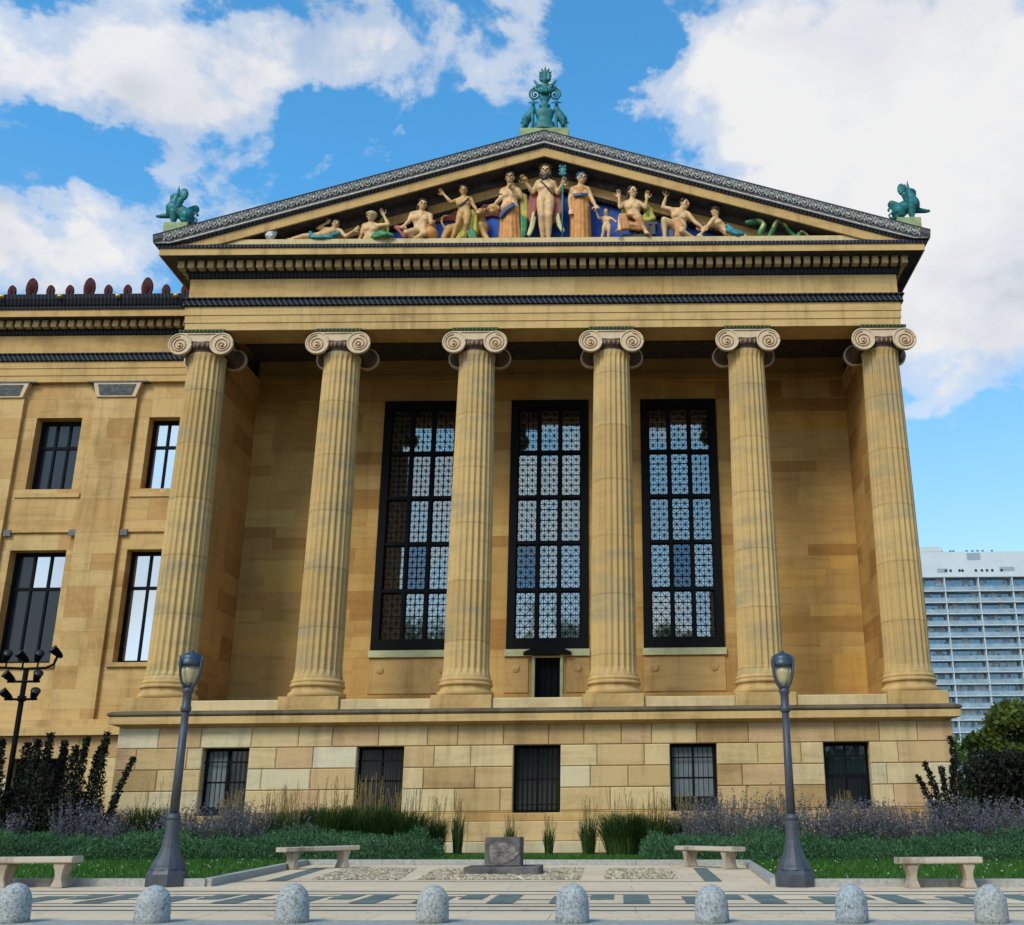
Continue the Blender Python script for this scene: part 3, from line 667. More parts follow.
def hand(mb,w,d,u,curl=.5,side=1):
    """palm, four unequal bent fingers and a thumb leaving the side of the palm"""
    d=d.normalized(); a=d.cross(Vector((0,1,0)))
    if a.length<.1: a=d.cross(Vector((1,0,0)))
    a.normalize(); n=a.cross(d).normalized()
    if n.y>0: n=-n
    pc=w+d*.030*u; rot=Matrix((a,n,d)).transposed()
    mb.ell(pc,(.025*u,.012*u,.032*u),10,8,rot)
    for k,ln in enumerate((.036,.043,.040,.031)):
        b=w+d*.052*u+a*(k-1.5)*.0125*u*side; e=b+(d*.6+n*curl*.5).normalized()*ln*.55*u; t=e+(d*(.6-curl*.7)+n*curl).normalized()*ln*.5*u
        capsule(mb,b,.0068*u,e,.0064*u); capsule(mb,e,.0064*u,t,.0055*u)
    b=w+d*.016*u-a*.020*u*side; e=b+(d*.5-a*side*.75+n*.2).normalized()*.028*u; t=e+(d*.8-a*side*.1+n*.3).normalized()*.024*u
    capsule(mb,b,.0085*u,e,.0075*u); capsule(mb,e,.0075*u,t,.0062*u)
def figure(J,u,face=(0,-1,0),child=False):
    """one continuous body from joints given in world coordinates; u is the standing height"""
    u*=1.22; J=dict(J); J['head']=J['head']-Vector((0,0,.022*u)); mb=MB(); f=Vector(face).normalized()
    Sl,Sr,Hl,Hr=J['Sl'],J['Sr'],J['Hl'],J['Hr']; sh=(Sl+Sr)/2; hp=(Hl+Hr)/2; ax=(hp-sh).normalized(); Hd=J['head']
    fw=Vector((0,-1,0)); k=1.12 if child else 1
    for S,H in ((Sl,Hl),(Sr,Hr)):
        a=lerp(sh,S,.50)+ax*.055*u; w=lerp(lerp(sh,hp,.62),lerp(S,H,.62),.42); h=lerp(hp,H,.75)
        capsule(mb,a,.060*u,w,.050*u); capsule(mb,w,.050*u,h,.058*u)
        mb.ell(lerp(sh,S,.48)+ax*.075*u+fw*.036*u,(.045*u,.030*u,.034*u),10,8)
        mb.ell(S+ax*.012*u,(.036*u,.036*u,.040*u),10,8)
        capsule(mb,sh+(Hd-sh)*.30,.026*u,S-ax*.004*u,.026*u)
        mb.ell(H+ax*.01*u,(.052*u,.056*u,.055*u),10,8)
    capsule(mb,lerp(sh,hp,.1),.055*u,lerp(sh,hp,.9),.055*u)
    capsule(mb,sh+ax*.01*u,.038*u,lerp(sh,Hd,.75),.032*u)
    # head: skull, jaw, brow, nose, lips, ears
    up=(Hd-sh).normalized(); up=(up*.4+Vector((0,0,1))*.6).normalized(); sd=f.cross(up).normalized(); fd=up.cross(sd).normalized()
    rot=Matrix((sd,fd,up)).transposed(); s=u*(1.35 if child else 1.17)
    mb.ell(Hd+up*.010*s,(.040*s,.048*s,.055*s),14,10,rot)
    mb.ell(Hd-up*.030*s+fd*.014*s,(.029*s,.032*s,.034*s),12,8,rot)
    capsule(mb,Hd+fd*.046*s+up*.010*s,.0065*s,Hd+fd*.060*s-up*.012*s,.0095*s)
    capsule(mb,Hd+fd*.044*s+up*.014*s+sd*.024*s,.0075*s,Hd+fd*.044*s+up*.014*s-sd*.024*s,.0075*s)
    capsule(mb,Hd+fd*.043*s-up*.030*s+sd*.010*s,.0065*s,Hd+fd*.043*s-up*.030*s-sd*.010*s,.0065*s)
    for q in (-1,1):
        mb.ell(Hd+sd*q*.040*s-up*.002*s,(.007*s,.011*s,.015*s),8,6,rot); mb.ell(Hd+fd*.040*s+sd*q*.022*s-up*.012*s,(.012*s,.010*s,.011*s),8,6,rot)
    for q,arm in (('l',J.get('La')),('r',J.get('Ra'))):
        if arm:
            S=Sl if q=='l' else Sr; e,w=arm
            capsule(mb,S,.030*u,lerp(S,e,.45),.030*u); capsule(mb,lerp(S,e,.45),.030*u,e,.023*u)
            capsule(mb,e,.023*u,lerp(e,w,.3),.024*u); capsule(mb,lerp(e,w,.3),.024*u,w,.0155*u)
            hand(mb,w,(w-e),u*1.08,.55,1 if q=='l' else -1)
    for q,leg in (('l',J.get('Ll')),('r',J.get('Rl'))):
        if leg:
            H=Hl if q=='l' else Hr; kn,an,toe=leg
            capsule(mb,H,.054*u*k,lerp(H,kn,.5),.048*u*k); capsule(mb,lerp(H,kn,.5),.048*u*k,kn,.034*u)
            c=lerp(kn,an,.3)-Vector((0,-1,0))*.012*u
            capsule(mb,kn,.034*u,c,.036*u*k); capsule(mb,c,.036*u*k,an,.020*u)
            d=(toe-an); capsule(mb,an,.022*u,an+Vector((0,.3*.03*u,-.02*u)),.021*u); capsule(mb,an-Vector((0,0,.014*u)),.020*u,lerp(an,toe,.65)-Vector((0,0,.016*u)),.020*u)
            for t in range(5):
                o_=(t-2)*.009*u; s_=Vector((0,0,1)).cross(d).normalized() if d.length>1e-5 else Vector((1,0,0))
                capsule(mb,lerp(an,toe,.6)+s_*o_-Vector((0,0,.018*u)),.008*u,toe+s_*o_*1.1-Vector((0,0,.010*u)),.007*u)
    return mb,(Hd,rot,s,sd,fd,up)
def hairs(h,style='short',beard=False):
    Hd,rot,s,sd,fd,up=h; mb=MB(); r=random.Random(int(Hd.x*100))
    mb.ell(Hd+up*.020*s-fd*.012*s,(.047*s,.050*s,.051*s),14,10,rot)
    for k in range(40):
        a=2*math.pi*k/40+.1; e=r.uniform(-.25,.9)
        d=sd*math.cos(a)*math.cos(e)-fd*math.sin(a)*math.cos(e)+up*math.sin(e)
        if d.dot(fd)>.45 and e<.30: continue
        mb.ell(Hd+up*.02*s-fd*.006*s+d*.046*s,(.013*s,)*3,8,6)
    if style=='long':
        for q in (-1,1):
            capsule(mb,Hd+sd*q*.040*s-fd*.012*s,.018*s,Hd+sd*q*.045*s-up*.07*s-fd*.02*s,.012*s)
        capsule(mb,Hd-fd*.035*s,.035*s,Hd-up*.075*s-fd*.035*s,.022*s)
    if style=='bun': mb.ell(Hd-fd*.06*s+up*.015*s,(.026*s,)*3,10,8)
    if style=='wreath':
        for k in range(16):
            a=2*math.pi*k/16; mb.ell(Hd+up*.035*s+sd*math.cos(a)*.05*s+fd*math.sin(a)*.05*s,(.014*s,.010*s,.02*s),8,6)
    if beard:
        for k in range(14):
            a=r.uniform(-1.1,1.1); mb.ell(Hd-up*(.045+r.random()*.035)*s+fd*(.035*math.cos(a))*s+sd*.030*math.sin(a)*s,(.014*s,.013*s,.018*s),8,6)
        mb.ell(Hd-up*.055*s+fd*.018*s,(.026*s,.026*s,.034*s),10,8)
    return mb
def skirt(top,bot,n,r0,r1,dy0=0,dy1=0,depth=.16,mid=None):
    """folded cloth: a ring of tapering folds from a waist line to a hem line"""
    mb=MB(); (a,b),(c,d)=top,bot
    for k in range(n):
        t=k/(n-1); fr=-1 if k%2 else 1
        p=lerp(a,b,t); q=lerp(c,d,t); bulge=math.sin(math.pi*t)
        y0=-depth*.55*bulge-.02*fr; y1=-depth*bulge-.035*fr
        m=lerp(p,q,.5)+Vector((0,(y0+y1)/2-.03,0))
        capsule(mb,p+Vector((0,y0+dy0,0)),r0,m,(r0+r1)/2); capsule(mb,m,(r0+r1)/2,q+Vector((0,y1+dy1,0)),r1)
        capsule(mb,p+Vector((0,depth*.4,0)),r0*1.3,q+Vector((0,depth*.5,0)),r1*1.3)
    mb.tube([lerp(a,b,.12),lerp(c,d,.12)],.12,8); mb.tube([lerp(a,b,.5),lerp(c,d,.5)],.15,8); mb.tube([lerp(a,b,.88),lerp(c,d,.88)],.12,8)
    return mb
def cloth(paths,r=.05):
    mb=MB()
    for p in paths:
        for a,b in zip(p[:-1],p[1:]): capsule(mb,a,r,b,r*.95)
    return mb
GR='painted figures in the pediment'
def statue(x,label,cat='statue',name='statue'):
    return empty(name,(P(x,238)[0],PY,21.56),label,cat,GR)
def body(root,J,u,mat='flesh',hair='hair',style='short',beard=False,face=(0,-1,0),child=False):
    mb,h=figure(J,u,face,child); remesh(mb,'body',SK[mat],root,.021,2)
    o=remesh(hairs(h,style,beard),'hair',SK[hair],root,.018,1)
    Hd,rot,s,sd,fd,up=h
    for q in (-1,1): e=MB(); e.ell(Hd+fd*.049*s+sd*q*.0185*s+up*.002*s,(.0095*s,.005*s,.0055*s),8,6,rot); e.build('eye',SK['hair'],root)
    return h
def foot(px,py,dx=2.0,dy=-.28): return P(px,min(py,236.6)),P(px+dx,237.6,dy)

# 1 owl
o=statue(267,'small pale grey owl alone in the narrow left corner of the pediment','owl statue','owl_statue')
mb=MB(); a=P(267,234.5); mb.ell(a,(.20,.17,.28)); mb.ell(P(267,230.6,-.03),(.17,.15,.15)); 
for s in (-1,1): mb.ell(P(267+s*2.2,230.2,-.15),(.055,.035,.055)); capsule(mb,P(267+s*3.2,228,-.04),.03,P(267+s*3.6,227.2,-.04),.012); capsule(mb,P(267+s*4.6,233,.02),.08,P(267+s*3.5,237,.05),.05); capsule(mb,P(267+s*2,237,-.05),.05,P(267+s*2.4,238,-.12),.04)
capsule(mb,P(267,231,-.16),.03,P(267,232,-.19),.012); mb.v=[(x_,y_-.26,z_+.12) for x_,y_,z_ in mb.v]; remesh(mb,'body',SK['grey'],o,.02,1)
# 2 reclining man
o=statue(322,'nude man reclining with one arm bent up and a teal cloth across his hips')
hd=P(331,219.0,-.1)
J=dict(head=hd,Sl=P(336.5,227,-.1),Sr=P(323,224.5,0),Hl=P(313,233.2,-.12),Hr=P(309.5,231.8,.05),Ra=(P(312,222.4,.05),P(321,219.8,-.1)),La=(P(342.5,233.4,-.15),P(351,228.6,-.2)),
       Ll=(P(301,234.0,-.25),P(290,235.6,-.2),P(284.5,235.4,-.2)),Rl=(P(299,232.2,.0),P(289,235,.05),P(284,233,.05)))
body(o,J,2.35,'flesh',face=(.55,-.8,.1))
remesh(cloth([[P(307,230,-.2),P(311,235.5,-.38),P(318,237,-.40),P(328,236,-.38),P(337,232,-.3)],[P(306,233,-.22),P(311,237,-.38),P(320,237.6,-.42),P(330,237,-.36)]],.075),'drapery',SK['teal'],o,.022,2)
# 3 seated woman with lyre
o=statue(368,'seated woman with a flower wreath raising a forearm beside a yellow lyre')
J=dict(head=P(367,211.5,-.05),Sl=P(373.6,221,0),Sr=P(360,220.6,0),Hl=P(371,235,-.05),Hr=P(364,235,-.05),Ra=(P(357.8,228.5,0),P(355.8,236.4,-.05)),La=(P(385.5,221.5,-.12),P(380,212.2,-.1)),
       Ll=(P(383,235,-.25),P(391,236.5,-.2),P(396,236.8,-.2)),Rl=(P(378,236.5,-.42),P(388,237,-.36),P(393,237.4,-.36)))
body(o,J,2.5,'flesh',style='wreath',hair='cream',face=(-.15,-1,0))
mb=MB(); mb.tube([P(374,231,.25),P(373,222,.25),P(375,213.5,.22),P(378,209,.2)],.05,8); mb.tube([P(381,231,.25),P(383,222,.25),P(382,214,.22),P(379,209,.2)],.05,8); mb.tube([P(373,230,.25),P(382,230,.25)],.09,8)
for k in range(4): mb.tube([P(375.5+1.6*k,230,.24),P(376.5+1.1*k,213,.22)],.012,5)
mb.build('lyre',SK['yellow'],o)
remesh(cloth([[P(372,234.5,-.3),P(381,233.2,-.45),P(391,235.5,-.38)],[P(372,236.5,-.36),P(382,236,-.55),P(392,237,-.46)],[P(374,237.6,-.4),P(386,237.6,-.6)]],.085),'drapery',SK['green'],o,.022,2)
# 4 kneeling man with jar
o=statue(416,'bare kneeling man leaning one hand down and the other on a round jar')
J=dict(head=P(419,199.5,-.05),Sl=P(427,211,0),Sr=P(408.5,209.4,0),Hl=P(421.5,227,-.03),Hr=P(414.5,227,.02),Ra=(P(405.8,217.3,-.05),P(402.2,222.6,-.15)),La=(P(428.6,219,-.1),P(431,222.2,-.28)),
       Ll=(P(424,235,-.42),P(411,236.4,-.12),P(406.5,236.6,-.05)),Rl=(P(406,233.0,-.38),P(416,236.6,.1),P(420,236.8,.2)))
body(o,J,2.75,'flesh',style='long',face=(.35,-1,0))
mb=MB(); mb.lathe([(.10,0),(.18,.05),(.24,.2),(.25,.33),(.17,.46),(.13,.52),(.17,.58),(.15,.6)],P(430,237.6,-.2),20); mb.build('jar',SK['orange'],o)
mb=cloth([[P(392.5,224,-.1),P(398,229,-.2),P(403.5,236.5,-.3)],[P(394,223,-.1),P(401,226,-.2),P(406.5,236,-.3)]],.06); remesh(mb,'oar',SK['red'],o,.022,1)
# 5 striding man
o=statue(461,'striding nude man with raised arm and shoulder strap in front of a winged beast')
J=dict(head=P(461,187.2,-.15),Sl=P(468.4,196.6,-.12),Sr=P(454.8,197.8,-.12),Hl=P(466,211.2,-.15),Hr=P(459.4,211.2,-.15),Ra=(P(449,201,-.2),P(441.3,193.0,-.2)),La=(P(472.4,204.6,-.2),P(476.2,210,-.28)),
       Ll=(P(465.4,223.3,-.22),*foot(464,235.6,2)),Rl=(P(456.8,222.3,-.2),*foot(450,235.6,-2.2)))
body(o,J,2.45,'flesh2',face=(.1,-1,0))
remesh(cloth([[P(468,198,-.32),P(462.5,203,-.34),P(456.5,207,-.32)]],.035),'strap',SK['strap'],o,.018,0)
remesh(skirt((P(467,206,.05),P(474,207,.05)),(P(456,236,.05),P(474,227,.05)),7,.07,.09,depth=.1),'drapery',SK['yellow'],o,.024,2)
mb=cloth([[P(470,226.5,-.1),P(474,232,-.12),P(475,237,-.1)],[P(467,229,-.1),P(470,234,-.12),P(471,237.5,-.1)]],.09); remesh(mb,'drapery',SK['green'],o,.024,1)
# winged beast behind him
o=statue(466,'tan winged lion with a curled tail and spread russet wings behind the striding man','lion statue','winged_lion_statue')
mb=MB(); q=.45
capsule(mb,P(448,221,q),.28,P(462,217,q),.26); capsule(mb,P(462,217,q),.26,P(479,219,q-.1),.30)
capsule(mb,P(446,221,q-.1),.22,P(442,228,q-.2),.14); capsule(mb,P(442,228,q-.2),.14,P(438.5,236,q-.3),.09); capsule(mb,P(438.5,236.6,q-.3),.09,P(436.5,237.2,q-.5),.08)
capsule(mb,P(450,223,q+.2),.20,P(453,230,q+.2),.13); capsule(mb,P(453,230,q+.2),.13,P(450,237,q+.2),.09)
capsule(mb,P(480,220,q-.2),.17,P(483,228,q-.25),.12); capsule(mb,P(483,228,q-.25),.12,P(487,235,q-.35),.09); capsule(mb,P(487,236.5,q-.4),.09,P(490,237,q-.55),.08)
capsule(mb,P(477,221,q+.2),.16,P(474,237,q+.2),.09)
capsule(mb,P(479,217,q-.1),.22,P(478.5,210,q-.15),.17)
hc=P(478,207.4,q-.25); mb.ell(hc,(.20,.22,.24)); mb.ell(hc+Vector((-.0,-.2,-.08)),(.12,.14,.11))
for s in (-1,1): mb.ell(hc+Vector((s*.15,.02,.2)),(.06,.05,.09)); mb.ell(hc+Vector((s*.085,-.2,.06)),(.04,.03,.03),8,6)
capsule(mb,hc+Vector((0,-.22,.05)),.035,hc+Vector((0,-.32,-.04)),.045)
tp=[(445,219),(440,217),(437,212),(437,207.5),(439.5,205),(443,205.3)]
for a,b in zip(tp[:-1],tp[1:]): capsule(mb,P(*a,q),.05,P(*b,q),.045)
remesh(mb,'body',SK['flesh2'],o,.028,2)
for pts in ([(425,200),(434,197.5),(446,198),(458,202)],[(472,201),(480,194),(488,193.5),(496,197)]):
    mb=MB()
    for k in range(5):
        pp=[P(x,y+k*(2.4-.45*abs(i-1)),q+.1+.03*k) for i,(x,y) in enumerate(pts)]
        if k: pp=pp[:4] if pts[0][0]>450 else pp
        for a,b in zip(pp[:-1],pp[1:]): capsule(mb,a,.075,b,.06)
    remesh(mb,'wing',SK['red'],o,.028,1)
# 6 standing woman, orange skirt
o=statue(509,'standing woman in an orange skirt and blue sash, holding a head')
J=dict(head=P(508.3,172.6,-.05),Sl=P(517.4,186.4,0),Sr=P(501,186.6,0),Hl=P(513.6,203,0),Hr=P(504,203,0),Ra=(P(499.0,195.6,-.06),P(493.0,203.2,-.16)),La=(P(520,194.4,-.08),P(513.8,190.6,-.26)))
body(o,J,2.95,'flesh',style='bun',face=(0,-1,0))
remesh(skirt((P(502.2,201,0),P(515.4,201,0)),(P(501.4,237.4,0),P(518.6,237.4,0)),11,.085,.115,depth=.22),'skirt',SK['orange'],o,.024,2)
remesh(cloth([[P(500.6,214,-.26),P(506,209.5,-.36),P(513,204.6,-.32)],[P(500.6,217,-.27),P(507,211.5,-.38),P(514,206.6,-.33)]],.07),'sash',SK['navy'],o,.022,1)
remesh(cloth([[P(519.5,189,.12),P(522,200,.14),P(522.6,214,.12)],[P(523.5,191,.14),P(525,203,.16),P(524.8,214,.12)]],.12),'drapery',SK['yellow'],o,.026,2)
remesh(cloth([[P(521.6,213,.08),P(522,225,.06),P(520.8,236.5,.04)],[P(524.6,214,.10),P(524.4,225,.08),P(522.6,233,.05)]],.11),'drapery',SK['green'],o,.026,2)
mb=MB(); c=P(492.5,208.4,-.22); mb.ell(c,(.17,.17,.21)); capsule(mb,c+Vector((.0,-.16,.04)),.03,c+Vector((0,-.21,-.03)),.04); mb.ell(c+Vector((0,-.09,-.13)),(.11,.1,.1))
for s in (-1,1): mb.ell(c+Vector((s*.07,-.13,.03)),(.04,.03,.03),8,6)
for k in range(10): a=k*math.pi/9; mb.ell(c+Vector((.19*math.cos(a),.03,.17*math.sin(a)+.04)),(.06,.06,.06),8,6)
remesh(mb,'held_head',SK['flesh2'],o,.02,1)
mb=MB(); mb.tube([P(499.7,191.8,-.05)+Vector((.09*math.cos(a),.09*math.sin(a),0)) for a in [k*math.pi/6 for k in range(13)]],.028,6); mb.build('armlet',SK['navy'],o)
# 7 central bearded figure
o=statue(545,'tall bearded nude man with spiked crown and red cape, central in the pediment')
J=dict(head=P(545.4,167.2,-.1),Sl=P(553.4,180,-.06),Sr=P(538.2,179.6,-.06),Hl=P(550.2,198,-.08),Hr=P(541.6,198,-.08),Ra=(P(532.4,189.4,-.06),P(526.0,182.6,-.25)),La=(P(558,190.4,-.06),P(562.6,185.2,-.25)),
       Ll=(P(549.6,215.4,-.2),*foot(549.2,235.4,1.2)),Rl=(P(542.2,215.4,-.2),*foot(543.6,235.4,-.8)))
h=body(o,J,3.15,'flesh',style='long',beard=True)
mb=MB(); Hd=P(545.4,166.6,-.1)
mb.tube([Hd+Vector((.165*math.cos(a),.17*math.sin(a),.09)) for a in [k*math.pi/10 for k in range(21)]],.022,6)
for k in range(9): a=math.pi*(.02+.96*k/8); b=Hd+Vector((.16*math.cos(a),-.02,.06+.15*math.sin(a))); mb.tube([b,b+Vector((.15*math.cos(a),0,.11*math.sin(a)))],[.016,.006],5)
mb.build('crown',SK['goldleaf'],o)
remesh(cloth([[P(552.5,181.5,-.29),P(546,187,-.31),P(540,186,-.24)][:1]+[P(547,186.5,-.31),P(541,181.5,-.26)],[P(541,181,-.27),P(548,188,-.31),P(553,193.5,-.27)]][1:],.035),'strap',SK['strap'],o,.018,0)
cp=[]
for k in range(6): cp.append([P(538-1.1*k,179.5+.9*k,.10),P(535-1.2*k,200,.12),P(533.4-.9*k,214+2.4*(2-abs(k-2)),.10)])
for k in range(6): cp.append([P(553.5+1.1*k,179.5+1.2*k,.10),P(555.6+1.2*k,200,.12),P(554.0+1.6*k,217-2.0*k,.10)])
for k in range(3): cp.append([P(541+4*k,182,.2),P(541+4*k,200,.28),P(541+4*k,219,.24)])
remesh(cloth(cp,.095),'cape',SK['red'],o,.028,2)
remesh(cloth([[P(533.5,209,.02),P(531.8,220,.0),P(528.6,231,-.02)],[P(534.6,214,.04),P(532.8,224,.0),P(529.6,231.5,-.02)],[P(558.6,211,.02),P(560.8,220,.0),P(564.2,227.4,-.02)],[P(557.6,214,.04),P(559.6,222,.0),P(563.2,227.6,-.02)]],.065),'cape_lining',SK['cream'],o,.024,1)
mb=MB(); mb.ell(P(524.2,179.4,-.3),(.125,)*3,16,12); mb.build('orb',SK['goldleaf'],o)
mb=MB(); mb.tube([P(563.6,237.8,-.3),P(563.6,178,-.3)],.03,8); mb.ell(P(563.6,171.6,-.3),(.10,.05,.20),10,8)
for k in range(3):
    z=176-3.6*k
    for s in (-1,1): mb.tube([P(563.6,z,-.3),P(563.6+s*3.2,z-2.4,-.3),P(563.6+s*1.6,z-4.6,-.3)],[.035,.05,.01],6)
mb.tube([P(563.6,168,-.3),P(563.6,164.4,-.3)],[.05,.006],6); mb.build('staff',SK['teal'],o)
# 8 standing woman in orange dress
o=statue(582,'standing blue-haired woman in a full orange dress leading a child by the hand')
J=dict(head=P(583.2,173.6,-.05),Sl=P(589.2,185.6,0),Sr=P(573.6,185.6,0),Hl=P(586.6,203,0),Hr=P(577.6,203,0),Ra=(P(570.8,197,-.05),P(571.8,207.2,-.12)),La=(P(594.2,197.6,-.05),P(597.3,204.2,-.16)))
body(o,J,2.95,'flesh',hair='bluehair',style='bun',face=(.3,-1,-.1))
remesh(skirt((P(575.4,187,0),P(587.6,187,0)),(P(574.6,237.4,0),P(589.6,237.4,0)),10,.115,.105,depth=.2),'dress',SK['orange'],o,.024,2)
remesh(cloth([[P(575.6,196.5,-.28),P(582,197,-.37),P(588.4,196,-.28)],[P(575.6,195,-.28),P(582,195.4,-.37),P(588.4,194.4,-.28)]],.045),'belt',SK['navy'],o,.02,1)
# 9 child
o=statue(607,'small nude child holding the hand of the woman in the orange dress')
J=dict(head=P(608.2,208.6,-.05),Sl=P(612.4,214.6,0),Sr=P(604.6,214.4,0),Hl=P(611,223.4,0),Hr=P(606.8,223.4,0),Ra=(P(600.6,215.6,-.05),P(598.6,210.4,-.15)),La=(P(615.6,216.8,-.05),P(617.6,219.2,-.12)),
       Ll=(P(611,229.4,-.06),*foot(610.4,236.2,.6,-.16)),Rl=(P(605.4,229.6,-.06),*foot(603.4,236.2,-.6,-.16)))
body(o,J,1.4,'flesh',child=True)
# 10 seated woman arms raised
o=statue(636,'seated woman with both forearms raised over a peach skirt and yellow mantle')
J=dict(head=P(635.8,189.2,-.12),Sl=P(642.6,200.6,-.05),Sr=P(628.2,200.8,-.05),Hl=P(641.6,217,-.05),Hr=P(632,217,-.05),Ra=(P(622.6,206,-.15),P(621.8,197.6,-.2)),La=(P(649,206.6,-.12),P(650.2,198.4,-.18)),
       Ll=(P(641,222,-.5),P(648.4,233.6,-.42),P(652,236.4,-.5)),Rl=(P(623.6,219.6,-.45),P(622,233.2,-.5),P(619.4,235,-.66)))
body(o,J,2.7,'flesh',style='long',face=(.5,-1,.05))
sk=[]
for k in range(6): t=k/5; sk.append([P(629+13*t,214.5,-.12),P(622.6+5*t,219+.6*t,-.46-.06*(k%2)),P(621.6+9*t,232-.6*t,-.40-.08*(k%2))])
for k in range(4): t=k/3; sk.append([P(634+9*t,215,-.16),P(640+3*t,222.5+t,-.46-.07*(k%2)),P(641+7*t,231.5,-.36-.06*(k%2))])
for k in range(3): sk.append([P(624+2*k,223+3*k,-.44),P(634,226+2.4*k,-.42-.07*(k%2)),P(644,228+1.6*k,-.38)])
remesh(cloth(sk,.075),'skirt',SK['peach'],o,.022,1)
remesh(cloth([[P(627,206,.16),P(630,213,.16),P(640,214,.14),P(648,213,.14),P(653,206,.12)],[P(648,204,.12),P(654,209,.14),P(657,214,.1)],[P(627,210,.14),P(640,217,.12),P(652,216,.1)],[P(650,201,.14),P(655,206,.14)]],.12),'mantle',SK['yellow'],o,.026,2)
mb=MB(); mb.box(P(625,0)[0],P(655,0)[0],PY-.3,PY+.35,21.57,21.72,(.3,.3)); mb.box(P(634,0)[0],P(659,0)[0],PY-.22,PY+.3,21.72,22.16); mb.box(P(632,0)[0],P(660.6,0)[0],PY-.26,PY+.34,22.16,22.26)
for k in range(4): mb.box(P(636+6.4*k,0)[0],P(639+6.4*k,0)[0],PY-.28,PY-.225,21.73,22.15)
mb.build('seat',SK['strap'],o)
# 11 seated man with raised arm
o=statue(684,'half-kneeling nude man raising a hammer and reaching toward the crouching figure')
J=dict(head=P(689.2,201.2,-.08),Sl=P(692.4,211.6,-.05),Sr=P(677.2,207.4,-.02),Hl=P(686.6,224,-.03),Hr=P(679.4,223,.02),Ra=(P(667,205.4,-.06),P(670.4,195.6,-.12)),La=(P(699,221.2,-.15),P(706,226.8,-.2)),
       Rl=(P(667.6,219.6,-.2),P(668.2,235.2,-.1),P(664,237.2,-.25)),Ll=(P(684.6,234.2,-.42),P(697,236.2,-.1),P(702,236.8,-.1)))
body(o,J,2.75,'flesh',face=(.7,-.8,-.15))
remesh(cloth([[P(679,222,-.2),P(681,230,-.3),P(680,237,-.25)],[P(682,222,-.24),P(685,228,-.34),P(683,237,-.3)]],.10),'drapery',SK['peach'],o,.026,2)
mb=MB(); mb.tube([P(670.6,194,-.2),P(675,188.5,-.2)],.03,6); mb.box(P(673.2,0)[0],P(677,0)[0],PY-.29,PY-.11,23.64,23.80); mb.build('hammer',SK['strap'],o)
mb=MB(); mb.block(P(672,0)[0],P(678,0)[0],PY-.05,PY+.4,21.57,22.35,.02); mb.build('anvil_block',SK['navy'],o)
# 12 crouching figure
o=statue(722,'crouching curly-haired man leaning left on both arms beside the serpent')
J=dict(head=P(721.6,209,-.05),Sl=P(722.6,219.6,.14),Sr=P(718.8,218.6,-.18),Hl=P(733.6,230.6,.05),Hr=P(732.4,231.4,-.16),Ra=(P(711.4,227.6,-.22),P(705.2,234.2,-.26)),La=(P(712.4,222.4,.1),P(706.4,225.4,.02)),
       Ll=(P(742,233.8,.1),P(752,235.6,.1),P(756.6,236,.1)),Rl=(P(740.6,236,-.2),P(750,236.6,-.2),P(755,236.8,-.2)))
body(o,J,2.45,'flesh',hair='hair',style='wreath',face=(-.9,-.5,.1))
remesh(cloth([[P(732,228,-.3),P(738,233.6,-.34),P(746,236,-.34)],[P(735,227,-.1),P(741,231.4,-.1),P(750,234.6,-.1)],[P(732,233,-.34),P(742,237,-.38)]],.10),'drapery',SK['teal'],o,.026,2)
# 13 serpent
o=statue(790,'green and gold serpent coiling in humps into the narrow right corner of the pediment','serpent statue','serpent_statue')
pts=[(757.5,219.8),(763,217.8),(768.4,218.6),(770.4,223),(767.8,228.4),(765.6,233),(769,236),(774.6,235),(777.6,230.4),(780.4,226),(783,221.8),(788.2,219.4),(793,222.4),(797,227.4),(801,233),(803.6,236.6),(805.8,233),(809.6,230.4),(814,231.6),(818.4,235.4),(824,236.6),(830,236.9)]
sp=[]; VP=[P(a_,b_,.10*math.sin(q*1.1)) for q,(a_,b_) in enumerate(pts)]
for i in range(len(pts)-1):
    p0,p1,p2_,p3=VP[max(0,i-1)],VP[i],VP[i+1],VP[min(len(pts)-1,i+2)]
    for t in (0,.33,.66): sp.append(.5*((2*p1)+(p2_-p0)*t+(2*p0-5*p1+4*p2_-p3)*t*t+(3*p1-p0-3*p2_+p3)*t**3))
n=len(sp); mb=MB(); by=MB()
for i in range(n-1):
    r0=.115*(1-.65*i/n)+.015; r1=.115*(1-.65*(i+1)/n)+.015
    if i<2: r0=r1=.11
    capsule(mb,sp[i],r0,sp[i+1],r1)
hd=sp[0]; mb.ell(hd+Vector((-.08,-.02,-.02)),(.17,.11,.09)); mb.ell(hd+Vector((-.02,-.06,.08)),(.04,.04,.04))
remesh(mb,'body',SK['green'],o,.024,2)
for a,b in ((27,37),(4,12),(50,57)):
    by=MB()
    for i in range(a,b): capsule(by,sp[i]+Vector((-.02,-.075,0)),.075*(1-.5*i/n),sp[i+1]+Vector((-.02,-.075,0)),.075*(1-.5*i/n))
    remesh(by,'belly',SK['cream'],o,.024,2)

